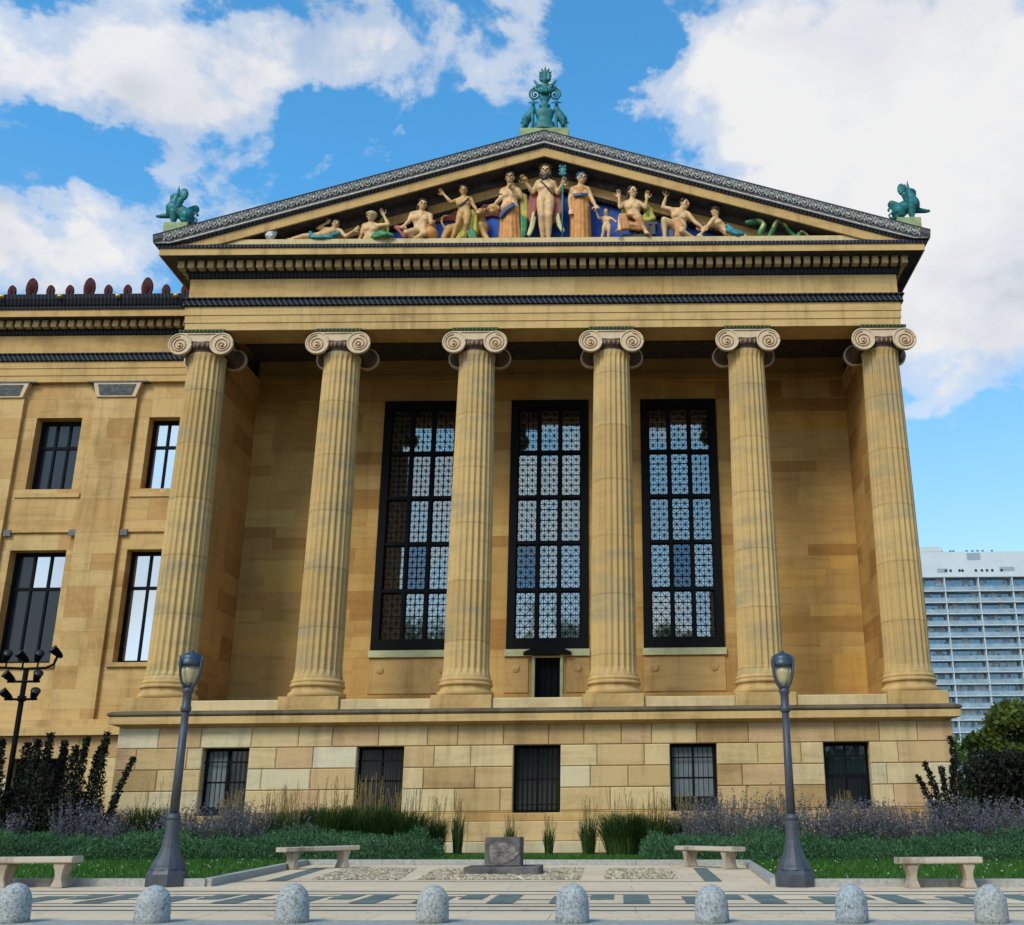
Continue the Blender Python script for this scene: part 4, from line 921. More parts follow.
# ------------------------------------------------------------------ bronzes on the roof
def griffin(side):
    s=side; cx=13.70*s
    o=empty('griffin_statue',(cx,-1.42,22.24),'green bronze griffin on the %s corner pedestal of the pediment, facing %s'%(('left','left') if s<0 else ('right','right')),'griffin statue','bronze griffins on the roof')
    def Q(zx,zy,y=0): return Vector((cx-s*((zx-480)/350), -1.42+y*.8, 22.24+(606-zy)/280))
    mb=MB()
    capsule(mb,Q(430,420),.31,Q(520,450),.26); capsule(mb,Q(520,450),.26,Q(600,495),.29)
    for dy in (-.14,.14):
        capsule(mb,Q(615,515,dy),.24,Q(605,560,dy),.18); capsule(mb,Q(600,560,dy),.13,Q(650,585,dy),.08); capsule(mb,Q(650,585,dy),.08,Q(590,603,dy),.07)
    capsule(mb,Q(450,470,-.12),.19,Q(455,555,-.12),.12); capsule(mb,Q(452,560,-.12),.09,Q(450,598,-.12),.08); capsule(mb,Q(450,602,-.12),.07,Q(425,604,-.12),.06)
    capsule(mb,Q(410,465,.12),.16,Q(330,476,.12),.11); capsule(mb,Q(330,476,.12),.11,Q(245,484,.12),.08); capsule(mb,Q(245,484,.12),.07,Q(205,482,.12),.06)
    capsule(mb,Q(412,415),.25,Q(430,345),.20); capsule(mb,Q(430,345),.20,Q(445,285),.15)
    mb.ell(Q(440,260),(.16,.13,.13)); capsule(mb,Q(412,258),.11,Q(382,266),.08); capsule(mb,Q(382,266),.075,Q(366,302),.03); mb.ell(Q(398,398),(.20,.20,.24)); mb.ell(Q(425,250,-.1),(.03,.03,.03),8,6)
    for k in range(7): capsule(mb,Q(470+k*5,270+k*24,0),.06,Q(492+k*6,262+k*25,0),.02)
    remesh(mb,'body',M['bronze'],o,.022,2)
    for x,y in ((468,-.07),(492,.07)):
        e=MB(); capsule(e,Q(x-4,245,y),.06,Q(x-2,190,y),.045); capsule(e,Q(x-2,190,y),.035,Q(x-4,140 if y<0 else 155,y),.01); remesh(e,'ear',M['bronze'],o,.014,1)
    w=MB(); capsule(w,Q(510,420,-.26),.10,Q(540,350,-.30),.12); w.ell(Q(572,282,-.30),(.165,.09,.25),14,10)
    for k in range(7):
        an=math.pi*(.95-.21*k); capsule(w,Q(560,310,-.36),.05,Q(572+44*math.cos(an),282-58*math.sin(an),-.34),.045)
    remesh(w,'wing',M['bronze'],o,.018,1)
    w=MB(); capsule(w,Q(540,440,.24),.10,Q(610,400,.28),.14); capsule(w,Q(610,400,.28),.15,Q(672,372,.30),.14); capsule(w,Q(640,420,.28),.10,Q(690,392,.30),.09)
    w.ell(Q(676,384,.30),(.15,.08,.15)); capsule(w,Q(600,372,.28),.06,Q(690,352,.31),.05)
    remesh(w,'wing',M['bronze'],o,.018,1)
    t=MB(); t.tube([Q(655,560,0),Q(690,590,0),Q(735,572,0),Q(745,545,0),Q(700,515,0),Q(688,490,0),Q(705,466,0),Q(738,468,0),Q(746,490,0),Q(736,502,0)],[.04]*8+[.05,.03],8)
    t.build('tail',M['bronze'],o)
griffin(-1); griffin(1)
# ridge acroterion
cx,cy,cz=-.02,-1.42,26.16
o=empty('ridge_acroterion',(cx,cy,cz),'tall green bronze finial with scrolls and a spiky palmette on the pediment peak','finial sculpture')
def Q(zx,zy,y=0): return Vector((cx+(zx-416)/262,cy+y,cz+(747-zy)/206))
mb=MB(); z=lambda y:(747-y)/206
mb.lathe([(.60,0),(.60,.06),(.55,.10),(.38,.11),(.34,z(712)),(.36,z(680)),(.34,z(655)),(.27,z(645)),(.25,z(625)),(.29,z(605)),(.32,z(575)),(.335,z(548)),(.30,z(540)),(.14,z(532)),(.13,z(520)),(.19,z(505)),(.20,z(490)),(.12,z(478)),(.11,z(465)),(.14,z(450)),(.20,z(425)),(.20,z(408)),(.15,z(400)),(.13,z(370)),(.16,z(330)),(.13,z(300)),(.11,z(240))],(cx,cy,cz),28)
mb.v=[(cx+(x_-cx)*1.12,cy+(y_-cy)*.6,z_) for x_,y_,z_ in mb.v]
mb.build('shaft',M['bronze'],o)
for s in (-1,1):
    v=MB(); c=Q(416+s*102,385); pts=[]
    for i in range(44):
        a=math.pi*.5-s*2*math.pi*1.9*i/43; rr=.20*(1-i/43)**.8+.03; pts.append(c+Vector((math.cos(a)*rr,0,math.sin(a)*rr*1.15)))
    v.tube([Q(416+s*20,420),Q(416+s*40,370)]+pts[:1]+pts,[.05,.05,.045]+[.045-.02*i/43 for i in range(44)],8); v.ell(c,(.05,.05,.05)); v.build('scroll',M['bronze'],o)
    l=MB()
    for k,(bx_,by_,mx_,my_,tx_,ty_) in enumerate(((8,405,70,325,118,262),(8,400,60,318,92,290),(6,395,46,322,64,296),(4,390,28,330,40,306),(20,392,84,350,120,312))):
        a=Q(416+s*bx_,by_,-.05*k); b=Q(416+s*mx_,my_,-.10+.02*k); e=Q(416+s*tx_,ty_,-.04); q_=Q(416+s*(tx_-14),ty_-8 if k<4 else ty_+6,-.04)
        capsule(l,a,.085,b,.075); capsule(l,b,.075,e,.018); capsule(l,b,.06,q_,.012)
    remesh(l,'acanthus_leaf',M['bronze'],o,.02,1)
    d=MB()   # rearing deer
    X=lambda x: x if s<0 else 832-x
    capsule(d,Q(X(232),625),0.182,Q(X(270),575),0.168); capsule(d,Q(X(270),575),0.168,Q(X(295),530),0.126); capsule(d,Q(X(295),530),0.105,Q(X(298),492),0.077); 
    d.ell(Q(X(298),478,-.03),(.06,.08,.07)); capsule(d,Q(X(298),478,-.06),0.056,Q(X(300),498,-.16),0.042)
    for dy in (-.08,.08):
        capsule(d,Q(X(225),635,dy),0.154,Q(X(222),680,dy),0.105); capsule(d,Q(X(222),680,dy),0.084,Q(X(196),705,dy),0.056); capsule(d,Q(X(196),705,dy),0.056,Q(X(178),745,dy),0.042)
        capsule(d,Q(X(288),560,dy),0.084,Q(X(298),620,dy),0.063); capsule(d,Q(X(298),620,dy),0.056,Q(X(292),700,dy),0.042)
    for q in (-1,1):
        capsule(d,Q(X(298),470),0.042,Q(X(298)+q*32,462),0.031); capsule(d,Q(X(298)+q*32,462),0.031,Q(X(298)+q*55,468),0.014)
        capsule(d,Q(X(298),465),0.035,Q(X(298)+q*12,438),0.022)
    capsule(d,Q(X(205),650),0.056,Q(X(168),655),0.021)
    remesh(d,'deer',M['bronze'],o,.016,1)
p=MB()
for k in range(13):
    a=math.pi*(-.16+1.32*k/12); c0=Q(416,240); ln=.27+.27*max(0,math.sin(a))**2
    d=Vector((math.cos(a)*.95,0,math.sin(a)*1.1)); m=c0+d*ln*.6+Vector((0,-.07,0)); capsule(p,c0,.05,m,.042); capsule(p,m,.042,c0+d*ln,.010)
    n_=Vector((-d.z,0,d.x)).normalized()
    for q_ in (-1,1): capsule(p,c0+d*ln*.62,.03,c0+d*ln*.82+n_*q_*.045,.008)
capsule(p,Q(416,275,-.03),.10,Q(416,180,-.07),.045); capsule(p,Q(416,180),.04,Q(416,98),.008); p.ell(Q(416,262,-.06),(.13,.10,.10))
remesh(p,'palmette',M['bronze'],o,.018,1)

# ------------------------------------------------------------------ ground, forecourt, street
m,nt,b=nmat('paving_limestone'); b.inputs['Roughness'].default_value=.75
tc=N(nt,'ShaderNodeTexCoord'); br=N(nt,'ShaderNodeTexBrick'); L(nt,tc.outputs['Object'],br.inputs['Vector'])
br.inputs['Scale'].default_value=1.0; br.inputs['Brick Width'].default_value=1.9; br.inputs['Row Height'].default_value=1.1; br.inputs['Mortar Size'].default_value=.006; br.inputs['Mortar Smooth'].default_value=.2
br.inputs['Color1'].default_value=(.68,.495,.315,1); br.inputs['Color2'].default_value=(.75,.56,.365,1); br.inputs['Mortar'].default_value=(.33,.245,.165,1); br.inputs['Bias'].default_value=0
n=N(nt,'ShaderNodeTexNoise',Scale=1.7,Detail=9.0,Roughness=.7); L(nt,tc.outputs['Object'],n.inputs['Vector'])
n2=N(nt,'ShaderNodeTexNoise',Scale=40.0,Detail=4.0,Roughness=.7); L(nt,tc.outputs['Object'],n2.inputs['Vector'])
c=mix(nt,.7,br.outputs[0],ramp(nt,n.outputs[0],[(.28,(.78,.76,.72)),(.48,(1,1,1))]),'MULTIPLY')
c=mix(nt,.5,c,ramp(nt,n2.outputs[0],[(.35,(.8,.78,.76)),(.55,(1,1,1))]),'MULTIPLY')
vo=N(nt,'ShaderNodeTexVoronoi',feature='DISTANCE_TO_EDGE',Scale=.33); nw=N(nt,'ShaderNodeTexNoise',Scale=2.2,Detail=6.0); L(nt,tc.outputs['Object'],nw.inputs['Vector'])
wv=N(nt,'ShaderNodeVectorMath',operation='ADD'); L(nt,tc.outputs['Object'],wv.inputs[0]); L(nt,nw.outputs['Color'],wv.inputs[1]); L(nt,wv.outputs[0],vo.inputs['Vector'])
c=mix(nt,.6,c,ramp(nt,vo.outputs['Distance'],[(.002,(.45,.42,.38)),(.006,(1,1,1))]),'MULTIPLY')
vg=N(nt,'ShaderNodeTexVoronoi',Scale=1.4); L(nt,tc.outputs['Object'],vg.inputs['Vector'])
c=mix(nt,.8,c,ramp(nt,vg.outputs['Distance'],[(.03,(.35,.32,.3)),(.045,(1,1,1))]),'MULTIPLY'); L(nt,c,b.inputs['Base Color']); M['paving']=m
M['slate']=plain('green_grey_slate_inlay',(.13,.165,.145),.7,var=.35,scale=2.5)
M['slateline']=plain('grey_inlay_line',(.15,.16,.15),.75,var=.3,scale=2.5)
M['granite']=plain('kerb_granite',(.36,.345,.31),.8,var=.25,scale=14)
M['soil']=plain('bed_soil',(.045,.035,.022),.95,var=.4,scale=3)
M['turf']=plain('turf_soil',(.035,.07,.012),.95,var=.4,scale=3)
M['asphalt']=plain('asphalt',(.05,.05,.052),.9,var=.25,scale=9,bumpy=.3)
M['mortar']=plain('pebble_mortar',(.30,.26,.20),.9)
def ground_h(y):
    if y>-25.62: return -.03
    return max(-.60,-.19-.035*(-25.62-y))
xs=[-600,-300,-120,-60,-30]+[-30+3*k for k in range(1,21)]+[60,120,300,600]; ys=[-600,-300,-120,-60,-45,-38,-34,-30,-27,-25.622,-25.62,-15,-5,5,25,60,120,300,700]
mb=MB(); vs=[(x,y,G(x)+ground_h(y)-(.0 if y>-25.7 else .02)) for y in ys for x in xs]; nx=len(xs)
mb.add(vs,[(j*nx+i,j*nx+i+1,(j+1)*nx+i+1,(j+1)*nx+i) for j in range(len(ys)-1) for i in range(nx-1)])
tag(mb.build('ground',M['soil']),kind='structure')
def strip(name,mat,poly,z,grid=True):
    """a thin slab that follows the cross fall: subdivided in x"""
    mb=MB(); mb.sheet(poly,z); return tag(mb.build(name,mat,fix=False),kind='structure')
def band(mb,x0,x1,y0,y1,z0,z1,t=(.5,.5)):
    k=max(1,int((x1-x0)/3)); 
    for i in range(k):
        a=x0+(x1-x0)*i/k; b=x0+(x1-x0)*(i+1)/k
        mb.add([(a,y0,z0+G(a)),(b,y0,z0+G(b)),(b,y1,z0+G(b)),(a,y1,z0+G(a)),(a,y0,z1+G(a)),(b,y0,z1+G(b)),(b,y1,z1+G(b)),(a,y1,z1+G(a))],
               [(4,5,6,7),(0,1,5,4),(2,3,7,6)]+([(3,0,4,7)] if i==0 else [])+([(1,2,6,5)] if i==k-1 else []),t)
mb=MB()
for yb,yn,zb,zn in ((-25.62,-30,-.15,-.30),(-30,-38,-.30,-.545),(-38,-58,-.545,-.55)):
    for i in range(40):
        a=-60+3*i; c=a+3; mb.add([(a,yn,zn+G(a)),(c,yn,zn+G(c)),(c,yb,zb+G(c)),(a,yb,zb+G(a))],[(0,1,2,3)])
tag(mb.build('road',M['asphalt'],fix=False),kind='structure')
mb=MB(); band(mb,-60,60,-25.60,-25.02,-.25,.0); tag(mb.build('kerb',M['granite']),kind='structure')
mb=MB(); band(mb,-60,60,-25.018,-19.02,-.1,.002); band(mb,-4.62,5.62,-19.018,-10.32,-.1,.002); tag(mb.build('plaza',M['paving']),kind='structure')
mb=MB(); band(mb,-60,60,-62,-58,-.7,-.42); tag(mb.build('far_pavement',M['paving']),kind='structure')
mb=MB(); band(mb,-60,60,-110,-62.01,-.7,-.45); tag(mb.build('park_lawn',M['turf']),kind='structure')
# inlaid bands and the Greek key
mb=MB()
for y,w in ((-20.22,.14),(-20.92,.07),(-22.72,.07),(-23.18,.15),(-23.78,.15)):
    for i in range(10): mb.sheet([(-30+6*i,y-w/2),(-24+6*i,y-w/2),(-24+6*i,y+w/2),(-30+6*i,y+w/2)],.006)
for i in range(3): mb.sheet([(-4.0+2.8*i,-17.5),(-1.2+2.8*i,-17.5),(-1.2+2.8*i,-17.42),(-4.0+2.8*i,-17.42)],.006)
tag(mb.build('paving_lines',M['slateline'],fix=False),kind='structure')
key=MB(); per=1.735; x0=2.88-per*17
for k in range(34):
    x=x0+per*k
    key.sheet([(x-.17,-22.66),(x+.17,-22.66),(x+.17,-20.98),(x-.17,-20.98)],.008)
    key.sheet([(x+.62,-22.62),(x+1.02,-22.62),(x+1.02,-21.35),(x+.62,-21.35)],.008)
    key.sheet([(x+1.12,-21.95),(x+1.44,-21.95),(x+1.44,-20.98),(x+1.12,-20.98)],.008)
tag(key.build('greek_key_inlay',M['slate'],fix=False),kind='structure')
kl=MB()
for k in range(34):
    x=x0+per*k; kl.sheet([(x+.175,-22.02),(x+.615,-22.02),(x+.615,-21.93),(x+.175,-21.93)],.007); kl.sheet([(x+1.025,-21.42),(x+1.115,-21.42),(x+1.115,-21.32),(x+1.025,-21.32)],.007)
tag(kl.build('key_link_lines',M['slateline'],fix=False),kind='structure')
mb=MB(); mb.sheet([(-3.42,-17.36),(-3.08,-17.36),(-3.72,-11.9),(-4.02,-11.9)],.006); mb.sheet([(4.12,-17.36),(4.42,-17.36),(4.56,-11.9),(4.26,-11.9)],.006)
tag(mb.build('alcove_inlay',M['slate'],fix=False),kind='structure')
PAN=[((-2.72,-17.0),(-1.22,-17.0),(-1.74,-12.3),(-3.26,-12.3)),((-.92,-17.0),(1.86,-17.0),(1.80,-12.3),(-1.22,-12.3))]
PAN=[PAN[0],((-.94,-16.9),(.2,-16.9),(.1,-12.3),(-1.24,-12.3)),((.22,-16.9),(1.96,-16.9),(1.86,-12.3),(.12,-12.3)),((2.38,-16.6),(3.70,-16.6),(3.70,-12.5),(2.40,-12.5))]
pm=MB()
for p in PAN: pm.sheet(p,.006)
tag(pm.build('pebble_bedding',M['mortar'],fix=False),kind='structure')
M['pebble']=leafmat('river_pebbles',(.15,.11,.065),(.56,.45,.30),(.70,.60,.44),.7,.0)
pv=[];pt=[]
ico=[]
for i in range(5):
    ph=math.pi*(i)/8
    ico.append(ph)
r=random.Random(2)
for p in PAN:
    x0_=min(q[0] for q in p); x1_=max(q[0] for q in p); y0_=p[0][1]; y1_=p[2][1]
    cnt=int((x1_-x0_)*(y1_-y0_)*190)
    for k in range(cnt):
        t=r.random(); y=y0_+(y1_-y0_)*t; xa=p[0][0]+(p[3][0]-p[0][0])*t; xb=p[1][0]+(p[2][0]-p[1][0])*t
        x=xa+(xb-xa)*r.random(); s=r.uniform(.026,.05); an=r.random()*3.14; e=r.uniform(.55,.9); h=s*r.uniform(.45,.75); tt=r.random()
        ring=[[(x+(math.cos(an)*math.cos(a)*s-math.sin(an)*math.sin(a)*s*e)*q,y+(math.sin(an)*math.cos(a)*s+math.cos(an)*math.sin(a)*s*e)*q,G(x)+.004+h*zz) for a in [2*math.pi*j/7 for j in range(7)]] for q,zz in ((1,.15),(.8,.7),(.35,1))]
        for i in range(2):
            for j in range(7): pv.append([ring[i][j],ring[i][(j+1)%7],ring[i+1][(j+1)%7],ring[i+1][j]]); pt.append(tt)
        for j in range(0,6,2): pv.append([ring[2][j],ring[2][(j+1)%7],ring[2][(j+2)%7],ring[2][0] if j else ring[2][6]]); pt.append(tt)
po=quads('pebbles',pv,M['pebble'],kind='stuff',tint=pt); po['label']='rounded river pebbles set in panels around the stone marker'
# planting bed kerbs
def kerbline(name,pts,w=.16,h=.12,label=None):
    mb=MB()
    for a,b in zip(pts[:-1],pts[1:]):
        d=Vector((b[0]-a[0],b[1]-a[1],0)); ln=d.length; n=max(1,round(ln/2.4)); d.normalize(); q=Vector((-d.y,d.x,0))*w/2
        for i in range(n):
            p0=Vector((*a,0))+d*(ln*i/n+(.0 if i else -w*.2)); p1=Vector((*a,0))+d*(ln*(i+1)/n-.008)
            v=[p0-q,p1-q,p1+q,p0+q]; mb.add([(t.x,t.y,G(t.x)-.1) for t in v]+[(t.x,t.y,G(t.x)+h) for t in v],[(4,5,6,7),(0,1,5,4),(1,2,6,5),(2,3,7,6),(3,0,4,7)])
    return tag(mb.build(name,M['granite']),kind='structure')
kerbline('bed_kerb',[(-40,-18.95),(-3.86,-18.95),(-4.70,-10.22),(5.62,-10.22),(5.15,-18.7),(5.4,-18.95),(45,-18.95)])
LAWN=[((-40,-18.85),(-3.98,-18.85),(-4.78,-10.3),(-40,-10.3)),((5.25,-18.6),(45,-18.85),(45,-10.3),(5.72,-10.3)),((-40,-10.29),(45,-10.29),(45,-1.9),(-40,-1.9))]
mb=MB()
for p in LAWN[:2]:
    for i in range(6):
        a=lerp(Vector(p[0]),Vector(p[1]),i/6); b=lerp(Vector(p[0]),Vector(p[1]),(i+1)/6); c=lerp(Vector(p[3]),Vector(p[2]),(i+1)/6); d=lerp(Vector(p[3]),Vector(p[2]),i/6)
        mb.sheet([a,b,c,d],.05)
for i in range(28):
    a=-40+3*i; mb.sheet([(a,-10.13),(a+3,-10.13),(a+3,-1.86),(a,-1.86)],.05)
tag(mb.build('lawn_base',M['turf'],fix=False),kind='structure')
M['grass']=leafmat('lawn_grass',(.020,.075,.008),(.070,.19,.02),(.14,.25,.04),.6,.3)
def gpts(n,x0,x1,y0,y1,z=.05):
    x=rng.uniform(x0,x1,n); y=rng.uniform(y0,y1,n); return np.stack([x,y,z-.0105*(np.clip(x,-30,30)-2.68)],1)
def inbed(p):
    x,y=p[:,0],p[:,1]; l=x< -3.98-(y+18.85)*.0936; r_=x>5.25+(y+18.6)*.0566
    return l|r_|(y>-10.1)
Pg=np.concatenate([gpts(60000,-14,17,-18.8,-9.2),gpts(14000,-5,6,-10.1,-6)]); Pg=Pg[inbed(Pg)]
Vg=blades(Pg,.085,.009,.5)
o=quads('lawn_grass',Vg,M['grass'],kind='stuff'); o['label']='short green lawn behind the low granite kerbs'
# white clover heads dotted over the lawn
M['clover']=plain('clover_white',(.55,.55,.45),.8)
Pc=gpts(900,-14,17,-18.6,-10); Pc=Pc[inbed(Pc)]; Pc[:,2]+=.07
o=quads('clover_blossoms',leaves(Pc,.03,.3,.9),M['clover'],kind='stuff'); o['label']='small white clover heads scattered over the lawn'
# ------------------------------------------------------------------ plants along the wall
M['juniper']=leafmat('juniper_needles',(.014,.050,.018),(.080,.175,.070),(.22,.33,.15),.7,.2)
M['sage_leaf']=leafmat('sage_stems',(.040,.065,.030),(.11,.155,.075),None,.8,.2)
M['sage_flower']=leafmat('sage_flowers',(.09,.078,.10),(.205,.175,.225),(.31,.27,.32),.8,.3)
M['tuft']=leafmat('ornamental_grass_blades',(.018,.048,.010),(.080,.135,.030),(.16,.18,.05),.6,.3)
M['seed']=leafmat('grass_seed_heads',(.22,.15,.05),(.42,.30,.11),(.50,.38,.16),.8,.3)
M['darkleaf']=leafmat('dark_barberry_leaves',(.006,.008,.005),(.016,.022,.010),(.045,.022,.014),.6,.05)
M['stem']=plain('brown_twigs',(.05,.035,.025),.8)
def mound_h(x,y):
    v=Vector((x*.55,y*.55,3.3)); return .48+.36*noise.noise(v)+.22*noise.noise(v*2.7)+.10*noise.noise(v*7)
jp=[]
r=random.Random(12)
def zone(x,y):
    front=-9.6+.6*noise.noise(Vector((x*.4,1.7,0)))
    if -4.6<x<-2.1: front=-10.0-.0*x
    if 3.2<x<5.6: front=-10.0
    back=-5.6
    if -2.1<x<3.2: return None
    t=(y-front)/(back-front)
    if t<0 or t>1: return None
    if -2.9<x<-2.1: t=min(t,(-2.1-x)/.8*.5)
    if 3.2<x<3.9: t=min(t,(x-3.2)/.7*.5)
    return t
for k in range(230000):
    x=r.uniform(-15,17.5); y=r.uniform(-10.6,-5.6); t=zone(x,y)
    if t is None: continue
    h=mound_h(x,y)*min(1,(t*7)**.5+.1)
    if h<.05: continue
    u=r.random()**.45
    jp.append((x,y,G(x)+.03+h*u))
jp=np.array(jp); 
V=leaves(jp,.095,.9,.20)
o=quads('juniper_ground_cover',V,M['juniper'],kind='stuff'); o['label']='blue-green spreading juniper massed between the lawn and the purple sage'
# sage: many thin wands with flower whorls
def wands(pts,h,nf=10,lean=.22):
    st=[];fl=[]
    for p in pts:
        hh=h(p) if callable(h) else h; hh*=r.uniform(.55,1.35); d=Vector((r.gauss(0,lean),r.gauss(0,lean),1))*hh; b=Vector(p); e=b+d
        s=Vector((r.uniform(-1,1),r.uniform(-1,1),0)).normalized()*.007
        st.append([b-s,b+s,e+s*.4,e-s*.4])
        for k in range(4):
            q=lerp(b,e,r.uniform(.05,.5)); w=Vector((r.gauss(0,1),r.gauss(0,1),r.uniform(.2,1))).normalized()*r.uniform(.05,.13); z=w.cross(Vector((0,0,1))).normalized()*.012
            st.append([q,q+w*.5+z,q+w,q+w*.5-z])
        for k in range(nf):
            q=lerp(b,e,.52+.48*(k+r.random())/nf)+Vector((r.gauss(0,.018),r.gauss(0,.018),0)); s_=r.uniform(.035,.07)
            w=Vector((r.gauss(0,1),r.gauss(0,1),r.uniform(.0,1.2))).normalized()*s_; z=w.cross(Vector((r.gauss(0,1),r.gauss(0,1),r.gauss(0,1)))).normalized()*s_*.45
            fl.append([q,q+w*.5+z,q+w,q+w*.5-z])
    return st,fl
pts=[]
for k in range(7200):
    x=r.choice([r.uniform(-14.5,-5.9),r.uniform(4.3,17),r.uniform(5,16)]); y=r.uniform(-6.4,-3.6)
    if noise.noise(Vector((x*.8,y*.8,9)))<-.12: continue
    pts.append((x,y,G(x)+.03))
hs=lambda p:(1.05+.4*noise.noise(Vector((p[0]*.6,p[1]*.6,4))))*(1.08 if p[0]>0 else .95)
st,fl=wands(pts,hs,11)
o=quads('sage_stems',st,M['sage_leaf'],kind='stuff'); o['label']='grey-green wispy sage stems along the foot of the wall'
o=quads('sage_flowers',fl,M['sage_flower'],kind='stuff'); o['label']='hazy purple sage flowers along the foot of the wall'
# ornamental grass tufts: individuals
def tuft(x,y,h,rad,nb,label,seeds=30,dark=.5):
    o=empty('ornamental_grass',(x,y,G(x)+.03),label,'ornamental grass','grass tufts along the base of the museum wall')
    a=rng.random(nb)*2*np.pi; rr=rad*.45*np.sqrt(rng.random(nb)); P0=np.stack([x+rr*np.cos(a),y+rr*np.sin(a),np.full(nb,G(x)+.03)],1)
    V=[]
    for p,an in zip(P0,a):
        hh=h*rng.uniform(.5,1.0); ln=rng.uniform(.1,.62)*rad*1.3; d=np.array([np.cos(an+rng.normal()*.5),np.sin(an+rng.normal()*.5),0]); e=np.array([-d[1],d[0],0])*.009
        m1=p+d*ln*.25+[0,0,hh*.55]; m2=p+d*ln*.6+[0,0,hh*.9]; t=p+d*ln*1.05+[0,0,hh*(1.0-.12*rng.random())]
        V += [[p-e,p+e,m1+e,m1-e],[m1-e,m1+e,m2+e*.7,m2-e*.7],[m2-e*.7,m2+e*.7,t+e*.1,t-e*.1]]
    quads('blades',V,M['tuft'],o,off=o.location)
    S=[]
    for k in range(seeds):
        an=rng.random()*6.28; b=np.array([x+rad*.3*np.cos(an),y+rad*.3*np.sin(an),G(x)+.03]); hh=h*rng.uniform(1.0,1.5); t=b+[rng.normal()*.10*h,rng.normal()*.08*h,hh]; s=np.array([.004,.002,0])
        S.append([b-s,b+s,t+s,t-s])
        for j in range(9):
            q=b+(t-b)*(.72+.28*j/9); w=np.array([rng.normal()*.016,rng.normal()*.016,.05]); z=np.array([.008,.004,0]); S.append([q,q+w*.5+z,q+w,q+w*.5-z])
    if seeds: quads('seed_heads',S,M['seed'],o,off=o.location)
TU=[(-6.5,-4.6,1.05,1.0,520,'grey-green grass tuft where the purple sage ends, left of the tall dark grasses',30),(-5.5,-4.7,1.12,1.1,900,'broad dark grass tuft behind the angled bench, next to the tallest one',30),(-4.5,-4.6,1.15,1.1,1000,'tallest dark grass tuft rising behind the angled bench with tan plumes',46),
 (-3.55,-4.3,1.02,1.0,800,'dark green grass tuft in front of the gap between the second and third basement windows',34),
 (-2.75,-3.6,.85,.5,260,'slim grass tuft at the edge of the bare wall base, nearer the grass mass',26),(-2.15,-3.1,.92,.28,90,'narrow upright grass tuft standing alone against the wall base',20),
 (-.62,-3.0,.66,.24,80,'small thin grass tuft just behind the dark stone marker',14),(.55,-3.0,.62,.24,80,'small grass tuft below the central basement window',14),(1.72,-3.2,.86,.38,140,'medium grass tuft between the two smallest tufts and the bushy round one',22),
 (2.75,-3.8,.98,.95,900,'bushy round grass tuft nearest the bench in front of the fourth basement window',24),(3.7,-4.0,.92,.9,640,'pale-plumed grass tuft partly behind the juniper near the bench',46),
 (4.7,-3.6,.9,.75,360,'tawny grass tuft below the fourth basement window',50),(-8.9,-3.3,.95,.8,240,'tawny grass tuft under the first basement window beside the lamp post',60),(-7.5,-3.3,1.0,.9,420,'straw-coloured grass tuft between the first two basement windows',60),
 (7.3,-3.2,.9,.8,220,'straw-coloured grass tuft behind the sage next to the lamp post',50),(9.4,-3.1,.95,.8,240,'golden grass tuft under the last basement window',60),(-10.9,-4.4,1.1,1.0,700,'leafy yellow-green grass tuft beside the dark shrubs and the lamp post',10)]
for a in TU: a=list(a); a[2]*=1.32; a[3]*=1.1; a[4]=int(a[4]*1.6); tuft(*a)
# dark upright barberry-like shrubs
def upright(x,y,h,lean,label,wide=.16,name='upright_shrub',bushy=0):
    o=empty(name,(x,y,G(x)+.03),label,'shrub','dark upright shrubs')
    mb=MB(); z0=G(x)+.03; pts=[(x+lean*h*t*t,y,z0+h*t) for t in (0,.33,.66,1)]; mb.tube(pts,[.03,.025,.018,.008],6); mb.build('stem',M['stem'],o)
    n=int(900*h/3*(1+bushy)); t=rng.random(n)**.8; w=wide*(1-.72*t)*(.5+.75*rng.random(n)); a=rng.random(n)*6.28
    w=w*(1+bushy*(1-t)**2*2.2)
    Pl=np.stack([x+lean*h*t*t+w*np.cos(a),y+w*np.sin(a),z0+.1+h*t],1); quads('leaves',leaves(Pl,.085,.5,.6),M['darkleaf'],o,off=o.location)
# label ordinals from the wall end outward
LS=[(-15.4,3.0,0,.30,1),(-14.98,3.28,.0,.26,1),(-14.5,3.2,.02,.26,1),(-14.06,3.28,.0,.27,1),(-13.68,3.45,.02,.22,.9),(-13.38,3.25,.0,.22,1),(-12.98,3.08,.01,.26,1),(-12.72,3.36,.06,.18,.7),(-12.5,3.1,.06,.2,1),(-12.2,3.5,.03,.2,.5)]
for k,(x,h,ln,w,bz) in enumerate(LS[::-1]):
    upright(x,-5+.25*math.sin(k*2.1),h*.93,ln,'%s dark upright shrub from the museum corner in the cluster below the floodlight mast'%ORD[k],w,bushy=bz)
upright(-11.75,-5.1,2.55,.22,'single dark shoot leaning away from the shrub cluster below the floodlight mast',.13,bushy=.1)
upright(-11.65,-5.3,1.55,.12,'short reddish shoot at the foot of the leaning one, nearest the lamp post',.14,bushy=.2)
RS=[(11.75,2.1,-.28,.12,'lowest dark shoot leaning furthest toward the lamp post, nearest the last window'),(11.9,2.45,-.2,.13,'second dark shoot from the last basement window, leaning outward'),(12.0,2.3,-.05,.13,'third dark shoot from the last basement window, nearly straight'),(12.12,2.5,.04,.13,'fourth dark shoot from the last window, short and upright'),(12.42,3.15,-.06,.17,'tallest dark upright shoot covering the corner of the museum base')]
for x,h,ln,w,lb in RS: upright(x,-5.0,h,ln,lb,w,bushy=.3)
